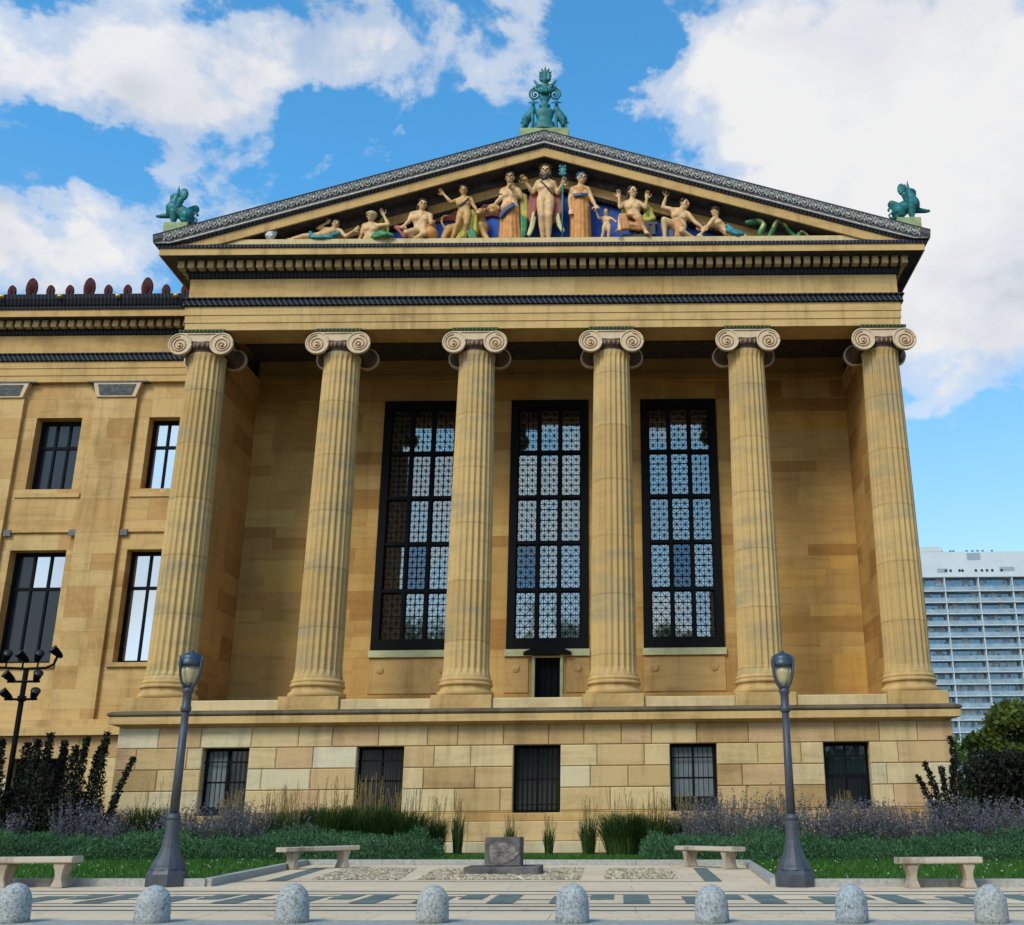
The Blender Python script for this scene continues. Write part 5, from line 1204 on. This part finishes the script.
def bush(x,y,rx,ry,h,n,label,mat='darkleaf',name='shrub',size=.1,cat='shrub',group=None):
    o=empty(name,(x,y,G(x)),label,cat,group)
    mb=MB()
    for k in range(5):
        a=2*math.pi*k/5; mb.tube([(x,y,G(x)-.05),(x+.3*rx*math.cos(a),y+.3*ry*math.sin(a),G(x)+h*.45),(x+.55*rx*math.cos(a),y+.55*ry*math.sin(a),G(x)+h*.8)],[.04,.03,.012],6)
    mb.build('stem',M['stem'],o)
    d=rng.normal(size=(n,3)); d/=np.linalg.norm(d,axis=1)[:,None]; rad=rng.random(n)**.3*(.8+.35*rng.random(n))
    d=np.sign(d)*np.abs(d)**(.62 if h>2.5 else 1.0); rad=np.minimum(rad,1.06)
    Pl=np.stack([x+d[:,0]*rx*rad,y+d[:,1]*ry*rad,G(x)+h*.48+d[:,2]*rad*h*.5],1)
    quads('leaves',leaves(Pl,size,.3,.6),M[mat],o,off=o.location)
for k,(x,y,rx,h) in enumerate(((14.45,-2.2,1.05,3.1),(16.2,-3.0,1.3,3.25),(18.2,-3.0,1.4,3.3),(20.4,-3.0,1.4,3.3))):
    bush(x,y,rx,.9,h,16000,'%s nearly black dense bush from the museum corner, beyond the leaning shoots'%ORD[k],size=.13,group='dark bushes past the museum corner')
for k,(x,y,rx,h) in enumerate(((-13.0,-4.4,.8,1.75),(-14.4,-4.5,.9,1.9),(-15.8,-4.4,1.0,2.0))):
    bush(x,y,rx,.7,h,5200,'%s low blackish bush from the museum corner under the upright shrubs'%ORD[k],size=.11,group='low dark bushes under the upright shrubs')
# trees
M['bark']=plain('tree_bark',(.075,.055,.04),.9,var=.4,scale=6,bumpy=.5)
M['treeleaf']=leafmat('tree_leaves',(.06,.10,.018),(.20,.26,.05),(.33,.34,.07),.6,.55)
def tree(x,y,zb,h,rad,label,n=9000,size=.28,seed=1,low=.28,group=None):
    o=empty('tree',(x,y,zb),label,'tree',group); rr=np.random.default_rng(seed); r2=random.Random(seed)
    mb=MB(); mb.tube([(x,y,zb-.2),(x+.1,y,zb+h*.2),(x,y+.1,zb+h*.45),(x+.1,y,zb+h*.8)],[h*.028,h*.022,h*.016,h*.004],10)
    cl=[]
    for k in range(26):
        a=r2.random()*6.28; t=r2.uniform(low,.97); w=rad*(math.sin(math.pi*min(1,(t-low+.12)/(1.1-low)))**.6)*r2.uniform(.35,1)
        c=Vector((x+w*math.cos(a),y+w*math.sin(a),zb+h*t)); cl.append(c)
        if k<15: s=Vector((x,y,zb+h*min(t*.7,.7))); mb.tube([s,lerp(s,c,.5)+Vector((0,0,.03*h)),c],[h*.010,h*.006,.02],6)
    mb.build('trunk',M['bark'],o)
    ci=rr.integers(0,len(cl),n); cc=np.array([tuple(c) for c in cl])[ci]
    d=rr.normal(size=(n,3)); d/=np.linalg.norm(d,axis=1)[:,None]; q=(rr.random(n)**.45)*rad*.36
    Pl=cc+d*q[:,None]*np.array([1.15,1.15,.75]); keep=Pl[:,2]>zb+h*.1; quads('crown',leaves(Pl[keep],size,.2,.65),M['treeleaf'],o,off=o.location)
tree(17.7,5.2,-.15,5.1,1.75,'small leafy green tree just past the museum corner in front of the white apartment tower',13000,.2,3,.12)
tree(21.4,6.2,-.15,5.5,2.3,'broader green tree at the edge of view beside the small leafy one',9000,.22,5,.2)
tree(31,60,-.2,7.4,3.4,'distant tree behind the small leafy tree, at the foot of the tower',6000,.3,6,.2)
for k,(x,y,h) in enumerate(((-9,-66,16),(-2.2,-68,22),(7.5,-66,19),(15,-72,20),(-18,-68,22),(24,-66,17))):
    tree(x,y,-.5,h,h*.34,'%s park tree across the street, seen only as a reflection in the tall windows'%ORD[k],5000,.5,20+k,.25,'park trees across the street')
# ------------------------------------------------------------------ street furniture
def lamp(x,y,label,rz):
    z0=G(x)
    o=empty('street_lamp',(x,y,z0),label,'street lamp','cast lamps on the forecourt'); c=(x,y,z0)
    mb=MB(); mb.lathe([(.315,-.05),(.315,.19),(.295,.23),(.275,.26)],c,8,smooth=False,rot=math.pi/8)
    mb.lathe([(.275,.26),(.262,.29),(.255,.33),(.215,.40),(.172,.48),(.140,.58),(.116,.70),(.102,.85),(.095,1.02)],c,16,cap=False,smooth=False); mb.lathe([(.097,1.0),(.112,1.02),(.112,1.06),(.09,1.075),(.085,1.1)],c,20); mb.build('base',M['iron'],o)
    mb=MB(); prof=[(.074,1.09),(.068,1.8),(.058,2.72)]; mb.lathe(prof,c,16); mb.lathe([(.068,2.70),(.085,2.72),(.085,2.78),(.07,2.80),(.07,3.0),(.088,3.02),(.088,3.07),(.06,3.10)],c,16); mb.build('pole',M['iron'],o)
    mb=MB()
    for k in range(4):
        a=math.pi/4+k*math.pi/2+rz; f=lambda q,z:(x+q*math.cos(a),y+q*math.sin(a),z0+z)
        mb.tube([f(.05,3.06),f(.10,3.12),f(.165,3.19),f(.212,3.31),f(.228,3.44),f(.235,3.54),f(.262,3.60)],[.026,.024,.02,.02,.02,.016,.010],8)
    mb.lathe([(.05,3.09),(.085,3.12),(.075,3.16),(.05,3.18)],c,14); mb.build('yoke',M['iron'],o)
    mb=MB(); mb.lathe([(.03,3.14),(.06,3.16),(.10,3.24),(.13,3.34),(.138,3.45)],c,20); g=mb.build('globe',M['lampglass'],o)
    mb=MB(); mb.lathe([(.16,3.44),(.195,3.45),(.20,3.47),(.20,3.535),(.185,3.545),(.188,3.56),(.18,3.60),(.155,3.635),(.10,3.665),(.04,3.68),(.04,3.70),(.02,3.715)],c,24); mb.build('lamp_cap',M['ironcap'],o)
m,nt,b=nmat('amber_lamp_glass'); b.inputs['Base Color'].default_value=(.62,.52,.28,1); b.inputs['Roughness'].default_value=.18; b.inputs['Transmission Weight'].default_value=.25; M['lampglass']=m
lamp(-4.50,-18.95,'grey cast lamp post before the first basement window, its globe catching the light',.35)
lamp(5.43,-18.95,'grey cast lamp post beside the single front bench, before the last column bay',-.1)
M['benchstone']=stone('mottled_bench_stone',[(0,(.36,.30,.24)),(1,(.48,.41,.34))],.25,.95)
def bench(x,y,rz,label,L_=1.28):
    z0=G(x); o=empty('stone_bench',(x,y,z0),label,'bench','stone benches around the forecourt',rz)
    mb=MB(); w=.40
    poly=[(-w/2,.38),(-w/2+.015,.362),(w/2-.015,.362),(w/2,.38),(w/2,.44),(w/2-.02,.455),(-w/2+.02,.455),(-w/2,.44)]
    n=len(poly); mm=[(-L_/2,.97),(-L_/2+.02,1),(0,1),(L_/2-.02,1),(L_/2,.97)]
    mb.add([(xx,a*q,z) for xx,q in mm for a,z in poly],[(i*n+k,i*n+(k+1)%n,(i+1)*n+(k+1)%n,(i+1)*n+k) for i in range(4) for k in range(n)]+[tuple(range(n)),tuple(4*n+k for k in range(n))],(.8,.4)); mb.build('seat',M['benchstone'],o,off=(0,0,0))
    for s in (-1,1):
        lg=MB(); prof=[(.125,0),(.125,.04),(.105,.07),(.08,.12),(.075,.18),(.09,.25),(.115,.30),(.125,.335),(.125,.361)]
        vs=[]
        for hw,z in prof: vs += [(s*L_*.34-hw*.72,-.15-.3*(hw-.1),z),(s*L_*.34+hw*.72,-.15-.3*(hw-.1),z),(s*L_*.34+hw*.72,.15+.3*(hw-.1),z),(s*L_*.34-hw*.72,.15+.3*(hw-.1),z)]
        lg.add(vs,[(4*i+k,4*i+(k+1)%4,4*i+4+(k+1)%4,4*i+4+k) for i in range(len(prof)-1) for k in range(4)]+[(0,1,2,3),tuple(len(vs)-4+k for k in range(4))],(.2,.8))
        lo=lg.build('leg',M['benchstone'],o,off=(0,0,0)); bv=lo.modifiers.new('b','BEVEL'); bv.width=.012; bv.segments=2
bench(-6.43,-19.3,0,'long-slab stone bench before the dark shrubs with a purple scrap lying under it',1.30)
bench(7.63,-19.32,0,'stone bench at the lawn edge on its own beyond the second lamp post',1.28)
bench(-3.86,-12.3,R(48),'angled stone bench before the juniper mound nearest the tall dark grasses',1.85)
bench(4.62,-11.95,R(-58),'angled stone bench backed by juniper near the bushy round grass tuft',2.1)
m,nt,b=nmat('speckled_granite'); b.inputs['Roughness'].default_value=.8
tc=N(nt,'ShaderNodeTexCoord'); oi=N(nt,'ShaderNodeObjectInfo'); v1=N(nt,'ShaderNodeTexNoise',Scale=30.0,Detail=6.0,Roughness=.8); 
ad=N(nt,'ShaderNodeVectorMath',operation='ADD'); L(nt,tc.outputs['Object'],ad.inputs[0]); cb=N(nt,'ShaderNodeCombineXYZ'); L(nt,math_(nt,'MULTIPLY',oi.outputs['Random'],50.),cb.inputs[0]); L(nt,cb.outputs[0],ad.inputs[1]); L(nt,ad.outputs[0],v1.inputs['Vector'])
v2=N(nt,'ShaderNodeTexNoise',Scale=55.0,Detail=3.0,Roughness=.6); L(nt,ad.outputs[0],v2.inputs['Vector'])
c=ramp(nt,v1.outputs[0],[(.36,(.07,.07,.07)),(.43,(.27,.275,.26)),(.52,(.40,.405,.385)),(.7,(.50,.50,.47))]); c=mix(nt,.7,c,ramp(nt,v2.outputs[0],[(.38,(.55,.55,.57)),(.5,(1,1,1))]),'MULTIPLY')
sz=N(nt,'ShaderNodeSeparateXYZ'); L(nt,tc.outputs['Object'],sz.inputs[0]); nd=N(nt,'ShaderNodeTexNoise',Scale=7.0,Detail=5.0); L(nt,ad.outputs[0],nd.inputs['Vector'])
c=mix(nt,.8,c,ramp(nt,math_(nt,'ADD',sz.outputs[2],math_(nt,'MULTIPLY',nd.outputs[0],.14)),[(.07,(.5,.46,.38)),(.13,(1,1,1))]),'MULTIPLY')
tint=ramp(nt,oi.outputs['Random'],[(0,(1.05,1.0,.92)),(1,(.92,.98,1.04))]); c=mix(nt,1.0,c,tint,'MULTIPLY')
L(nt,c,b.inputs['Base Color']); bump(nt,b,v2.outputs[0],.35,.01); M['bollard']=m
bb=MB(); bb.lathe([(.172,-.03),(.174,.02),(.172,.10),(.167,.18)]+[(.167*math.cos(a),.18+.19*math.sin(a)) for a in [math.pi/2*k/10 for k in range(1,10)]]+[(.012,.370)],n=32)
b0=None
BX=[-3.585+1.44*k for k in range(8)]
BL=['first','second','third','fourth','fifth','sixth','seventh','eighth']
for k in range(-1,9):
    x=-3.585+1.44*k
    if k in(-1,8) : pass
    nm=None
    if b0 is None: o=bb.build('bollard',M['bollard'],None); b0=o
    else: o=b0.copy(); COL.objects.link(o)
    o.location=(x,-25.30,G(x)); o.rotation_euler=(.02*math.sin(k*2.3),.02*math.cos(k*3.1),k*1.3); o.scale=(1+.03*math.sin(k*1.7),1+.03*math.sin(k*1.7),1+.03*math.cos(k*2.9))
    lab='%s domed speckled granite bollard along the kerb, counted from the side of the dark shrubs'%BL[k] if 0<=k<8 else ('domed granite bollard just past the kerb row at the dark shrub side' if k<0 else 'domed granite bollard just past the kerb row at the tower side')
    tag(o,lab,'bollard','granite bollards along the kerb')
M['marker']=plain('dark_weathered_granite',(.12,.105,.095),.75,var=.6,scale=4,bumpy=.3)
M['markerface']=plain('rough_broken_face',(.21,.18,.155),.9,var=.6,scale=6,bumpy=.8)
x,y=.41,-14.7; z0=G(x)
o=empty('stone_marker',(x,y,z0),'dark granite block with a rough broken face on a low plinth in the pebbles','stone marker')
mb=MB(); mb.block(x-.72,x+.72,y-.62,y+.55,z0-.03,z0+.15,.02); mb.build('plinth',M['marker'],o)
mb=MB(); mb.block(x-.36,x+.34,y-.33,y+.33,z0+.152,z0+.68,.018); mb.build('block',M['marker'],o)
mb=MB(); r5=random.Random(5); n_=22
vs=[(x-.01,y-.352,z0+.40)]
for ring in range(1,6):
    for k in range(n_):
        a=2*math.pi*k/n_; rr=ring/5*(1+.10*math.sin(3*a+1)+r5.uniform(-.05,.05)); vs.append((x-.01+.29*rr*math.cos(a),y-.335-(.022*(1-ring/5)+r5.uniform(0,.012)),z0+.39+.20*rr*math.sin(a)))
fs=[(0,1+k,1+(k+1)%n_) for k in range(n_)]+[(1+(i-1)*n_+k,1+(i-1)*n_+(k+1)%n_,1+i*n_+(k+1)%n_,1+i*n_+k) for i in range(1,5) for k in range(n_)]
mb.add(vs,fs); mb.build('rough_face',M['markerface'],o)
M['scrap']=plain('purple_scrap',(.16,.06,.22),.6)
mb=MB(); x=-6.62; vs=[];r6=random.Random(3)
for j in range(4):
    for i in range(7): vs.append((x-.14+.05*i+r6.uniform(-.01,.01),-19.25+.05*j,G(x)+.01+r6.uniform(.0,.06)*(1 if 0<i<6 and 0<j<3 else .2)))
mb.add(vs,[(j*7+i,j*7+i+1,j*7+i+8,j*7+i+7) for j in range(3) for i in range(6)]); tag(mb.build('wrapper',M['scrap']),'crumpled purple scrap on the paving under the front bench','litter')
# floodlight mast
x,y=-15.15,-4.2; z0=G(x)
o=empty('floodlight_mast',(x,y,z0),'black floodlight mast with three crossbars rising out of the dark shrubs','floodlight mast')
mb=MB(); mb.tube([(x,y,z0-.2),(x,y,5.5)],.075,12); mb.lathe([(.12,4.55),(.12,4.7)],(x,y,0),12); mb.build('pole',M['blackmetal'],o)
LT=[]
for z,w in ((4.6,.48),(5.12,.48)):
    mb=MB(); mb.tube([(x-w,y-.05,z),(x+w,y-.05,z)],.035,8); mb.build('crossbar',M['blackmetal'],o); LT += [(x-w*.85,z+.08),(x+w*.85,z+.08)]
mb=MB(); mb.tube([(x-1.15,y-.05,5.85),(x-1.1,y-.05,5.66),(x-.9,y-.05,5.55),(x,y-.05,5.5),(x+.6,y-.05,5.52),(x+.82,y-.05,5.62),(x+.9,y-.05,5.85)],.04,8)
for q in (-.6,-.1,.35): mb.tube([(x+q,y-.05,5.5),(x+q,y-.05,5.72)],.03,6)
mb.build('crossbar',M['blackmetal'],o); LT += [(x-1.1,5.9),(x-.6,5.8),(x-.1,5.8),(x+.35,5.8),(x+.9,5.92)]
M['lens']=plain('floodlight_lens',(.03,.03,.032),.35,spec=.2)
for k,(lx,lz) in enumerate(LT):
    mb=MB(); a=(.5 if k%2 else -.5); d=Vector((math.sin(a)*.8,-.5,.45)).normalized(); c=Vector((lx,y-.1,lz+.04))
    mb.tube([c-d*.2,c-d*.1,c+d*.08,c+d*.17,c+d*.172,c+d*.19],[.05,.09,.12,.12,.14,.14],12); mb.tube([c-d*.03,(lx,y-.07,lz-.06)],.025,6)
    f=mb.build('floodlight',M['blackmetal'],o)
    g=MB(); g.tube([c+d*.185,c+d*.196],.12,12); sub(g,'lens',M['lens'],f,o)
# ------------------------------------------------------------------ the apartment tower
M['twhite']=plain('tower_white_concrete',(.55,.60,.62),.8,var=.08,scale=.2)
M['tslab']=plain('tower_slab_edge',(.50,.55,.57),.8,var=.1,scale=.3)
M['tglass']=glass('tower_glass',(.16,.28,.36),.55,.1,.02)
M['trail']=plain('tower_rail_panel',(.26,.36,.42),.4,var=.3,scale=.4)
M['tlouver']=plain('tower_louvre',(.30,.37,.42),.7)
TY=250.0; bx=[71.8+9.07*k for k in range(7)]; zt=62.2; T0=bx[0]; T1=bx[-1]
o=empty('apartment_tower',(T0,TY,-2),'white high-rise apartment block with long balconies, far off past the museum corner','apartment building')
zl=[zt,58.35]+[58.35-3.06*k for k in range(1,20)]
mb=MB(); mb.box(T0-3,T1+2,TY+1.9,TY+16,-2,zt); mb.build('wall',M['twhite'],o)
mb=MB(); mb.box(T0-3,T1+2,TY-.2,TY+16,zt+.02,68.9); mb.box(T0-3,T0+18.2,TY-.25,TY+10,68.92,70.3); pa=mb.build('parapet',M['twhite'],o)
for x in (90.5,91.8,94.2,95.0,98.6,100.2,101.6,103.0,105.5):
    q=MB(); q.lathe([(.36,0),(.36,.05)],n=12); 
    for j in range(len(q.v)): a,b_,c=q.v[j]; q.v[j]=(x+a,TY-.26-c,63.7+b_)
    sub(q,'vent_hole',M['dark'],pa,o)
    q=MB(); q.lathe([(.22,0),(.22,.55),(.34,.6),(.34,.8)],(x-1.2,TY+2,68.9),8); sub(q,'roof_vent',M['dark'],pa,o)
for (xa,xb,za,zb_) in ((96.6,100.2,66.6,68.5),(80,83,63.0,66.2),(88.2,91,63.2,64.3),(105,109,63.5,64.6),(116,120,65,67)):
    q=MB(); q.box(xa,xb,TY-.26,TY-.205,za,zb_); sub(q,'louvre',M['tlouver'],pa,o)
r=random.Random(44)
for z in zl:
    mb=MB(); mb.box(T0-.4,T1+.4,TY-.3,TY+1.9,z-.30,z); mb.build('floor_slab',M['tslab'],o)
for x in bx:
    mb=MB()
    for za,zb_ in zip(zl[1:],zl[:-1]): mb.box(x-.14,x+.14,TY-.15,TY+1.9,za,zb_-.3)
    mb.build('party_wall',M['tslab'],o)
CUR=[M['twhite'],M['tlouver'],M['trail']]
low_w=MB(); low_b=MB()
for i,(za,zb_) in enumerate(zip(zl[1:],zl[:-1])):
    for a,b_ in zip(bx[:-1],bx[1:]):
        w=MB() if i<13 else low_w
        ks=5
        for k in range(ks): xa=a+.2+(b_-a-.4)*k/ks; w.box(xa+.05,xa+(b_-a-.4)/ks-.05,TY+1.80,TY+1.86,za+.05,zb_-.35)
        if i<13:
            f=w.build('window',M['tglass'],o)
            for k in range(ks):
                if r.random()<.55:
                    xa=a+.2+(b_-a-.4)*k/ks; q=MB(); hh=r.choice([1,1,.5]); q.box(xa+.12,xa+(b_-a-.4)/ks*r.choice([.55,.95]),TY+1.74,TY+1.79,zb_-.4-(zb_-za-.5)*hh,zb_-.4); sub(q,'curtain',r.choice(CUR),f,o)
        bl=MB() if i<13 else low_b
        bl.box(a+.16,b_-.16,TY-.10,TY-.05,za+.08,za+1.05); bl.box(a+.16,b_-.16,TY-.14,TY-.02,za+1.06,za+1.13)
        if i<13:
            f=bl.build('balcony',M['trail'],o)
            for k in range(r.randint(0,3)):
                xx=r.uniform(a+.8,b_-.8); q=MB(); q.lathe([(.3,0),(.38,.5),(.55,.9),(.3,1.4),(.1,1.6)],(xx,TY+.9,za),8); sub(q,'pot_plant',M['treeleaf'] if r.random()<.5 else M['dark'],f,o)
low_w.build('lower_window',M['tglass'],o,kind='stuff'); low_b.build('lower_balcony',M['trail'],o,kind='stuff')

# ------------------------------------------------------------------ sky, sun, camera
SUN_AZ,SUN_EL=R(-30),R(40)                      # measured from straight behind the viewer
sd=Vector((math.sin(SUN_AZ)*math.cos(SUN_EL),-math.cos(SUN_AZ)*math.cos(SUN_EL),math.sin(SUN_EL)))
w=bpy.data.worlds.new('World'); sc.world=w; w.use_nodes=True; nt=w.node_tree
bg=nt.nodes['Background']; bg.inputs[1].default_value=.10
sky=N(nt,'ShaderNodeTexSky',sky_type='NISHITA'); sky.sun_disc=False; sky.sun_elevation=SUN_EL; sky.sun_rotation=math.atan2(sd.x,sd.y); sky.air_density=1.0; sky.dust_density=.6; sky.ozone_density=1.6
tc=N(nt,'ShaderNodeTexCoord'); nrm=N(nt,'ShaderNodeVectorMath',operation='NORMALIZE'); L(nt,tc.outputs['Generated'],nrm.inputs[0])
mp=N(nt,'ShaderNodeMapping'); L(nt,nrm.outputs[0],mp.inputs[0]); mp.inputs['Scale'].default_value=(1,1,1.5); mp.inputs['Location'].default_value=(3.1,1.7,.4)
n1=N(nt,'ShaderNodeTexNoise',Scale=5.2,Detail=13.0,Roughness=.6,Distortion=.35); L(nt,mp.outputs[0],n1.inputs['Vector'])
n2=N(nt,'ShaderNodeTexNoise',Scale=2.2,Detail=6.0,Roughness=.55); L(nt,mp.outputs[0],n2.inputs['Vector'])
nwp=N(nt,'ShaderNodeTexNoise',Scale=6.5,Detail=7.0,Roughness=.6); L(nt,mp.outputs[0],nwp.inputs['Vector'])
wc=N(nt,'ShaderNodeVectorMath',operation='SUBTRACT'); L(nt,nwp.outputs['Color'],wc.inputs[0]); wc.inputs[1].default_value=(.5,.5,.5)
ws=N(nt,'ShaderNodeVectorMath',operation='SCALE'); L(nt,wc.outputs[0],ws.inputs[0]); ws.inputs['Scale'].default_value=.22
warp=N(nt,'ShaderNodeVectorMath',operation='ADD'); L(nt,nrm.outputs[0],warp.inputs[0]); L(nt,ws.outputs[0],warp.inputs[1])
acc=None
def blob(dx,dy,dz,rad,amp):
    global acc
    v=Vector((dx,dy,dz)).normalized()
    q=N(nt,'ShaderNodeVectorMath',operation='DISTANCE'); L(nt,warp.outputs[0],q.inputs[0]); q.inputs[1].default_value=v
    g=math_(nt,'MULTIPLY',math_(nt,'SUBTRACT',1.0,math_(nt,'DIVIDE',q.outputs['Value'],rad),True),amp)
    acc=g if acc is None else math_(nt,'ADD',acc,g)
for b_ in CLOUDS: blob(*b_)
# broken cloud over the rest of the sky (behind the viewer)
sep=N(nt,'ShaderNodeSeparateXYZ'); L(nt,nrm.outputs[0],sep.inputs[0])
rear=math_(nt,'MULTIPLY',math_(nt,'SUBTRACT',.25,sep.outputs[1],True),.42)
f=math_(nt,'ADD',math_(nt,'ADD',acc,rear),math_(nt,'MULTIPLY',math_(nt,'SUBTRACT',n1.outputs[0],.53),2.4))
mask=ramp(nt,f,[(.27,(0,0,0)),(.48,(.58,.58,.58)),(.80,(1,1,1))],'EASE')
n3=N(nt,'ShaderNodeTexNoise',Scale=7.0,Detail=10.0,Roughness=.6,Distortion=.4); L(nt,mp.outputs[0],n3.inputs['Vector'])
sh=math_(nt,'ADD',math_(nt,'MULTIPLY',n2.outputs[0],.55),math_(nt,'MULTIPLY',n3.outputs[0],.45))
cc=ramp(nt,sh,[(.38,(3.0,3.25,3.7)),(.47,(4.2,4.35,4.65)),(.57,(5.0,5.0,5.05))])
dt=N(nt,'ShaderNodeVectorMath',operation='DOT_PRODUCT'); L(nt,nrm.outputs[0],dt.inputs[0]); dt.inputs[1].default_value=sd
glow=math_(nt,'ADD',1.0,math_(nt,'MULTIPLY',math_(nt,'MAXIMUM',dt.outputs['Value'],0.0),.75))
gc=N(nt,'ShaderNodeCombineColor'); 
for q_ in range(3): L(nt,glow,gc.inputs[q_])
cc=mix(nt,1.0,cc,gc.outputs[0],'MULTIPLY')
sepz=N(nt,'ShaderNodeSeparateXYZ'); L(nt,nrm.outputs[0],sepz.inputs[0])
skyc=mix(nt,1.0,sky.outputs[0],ramp(nt,sepz.outputs[2],[(.12,(1.0,.98,1.02)),(.34,(.84,1.24,1.32)),(.52,(.54,1.33,1.58))]),'MULTIPLY')
L(nt,mix(nt,mask,skyc,cc),bg.inputs[0])
sl=bpy.data.lights.new('sun','SUN'); sl.energy=SUN_E; sl.angle=R(22); sl.color=(1,.91,.77); so_=bpy.data.objects.new('sun',sl); COL.objects.link(so_)
so_.rotation_euler=(-sd).to_track_quat('-Z','Y').to_euler(); so_.location=(-20,-60,60)
f_,pitch,roll,yaw,ppx,camx,D=1092.85,.3162,-.0105,.0069,624.42,2.6772,37.4457
cyw,syw,cp,sp,cr,sr=math.cos(yaw),math.sin(yaw),math.cos(pitch),math.sin(pitch),math.cos(roll),math.sin(roll)
rt=Vector((cyw,-syw,0)); fw0=Vector((syw,cyw,0)); fw=fw0*cp+Vector((0,0,sp)); up=-fw0*sp+Vector((0,0,cp))
r2=rt*cr+up*sr; u2=-rt*sr+up*cr
cam=bpy.data.cameras.new('camera'); co=bpy.data.objects.new('camera',cam); COL.objects.link(co); sc.camera=co
co.matrix_world=Matrix(((r2.x,u2.x,-fw.x,camx),(r2.y,u2.y,-fw.y,-D),(r2.z,u2.z,-fw.z,1.0),(0,0,0,1)))
cam.sensor_fit='HORIZONTAL'; cam.sensor_width=36; cam.lens=f_/1024*36; cam.shift_x=(512-ppx)/1024; cam.clip_end=2000; cam.clip_start=.1
vs=sc.view_settings; vs.view_transform='Standard'; vs.look='None'; vs.exposure=EXPO; vs.gamma=1; vs.use_curve_mapping=False
sc.cycles.max_bounces=6; sc.cycles.use_denoising=True
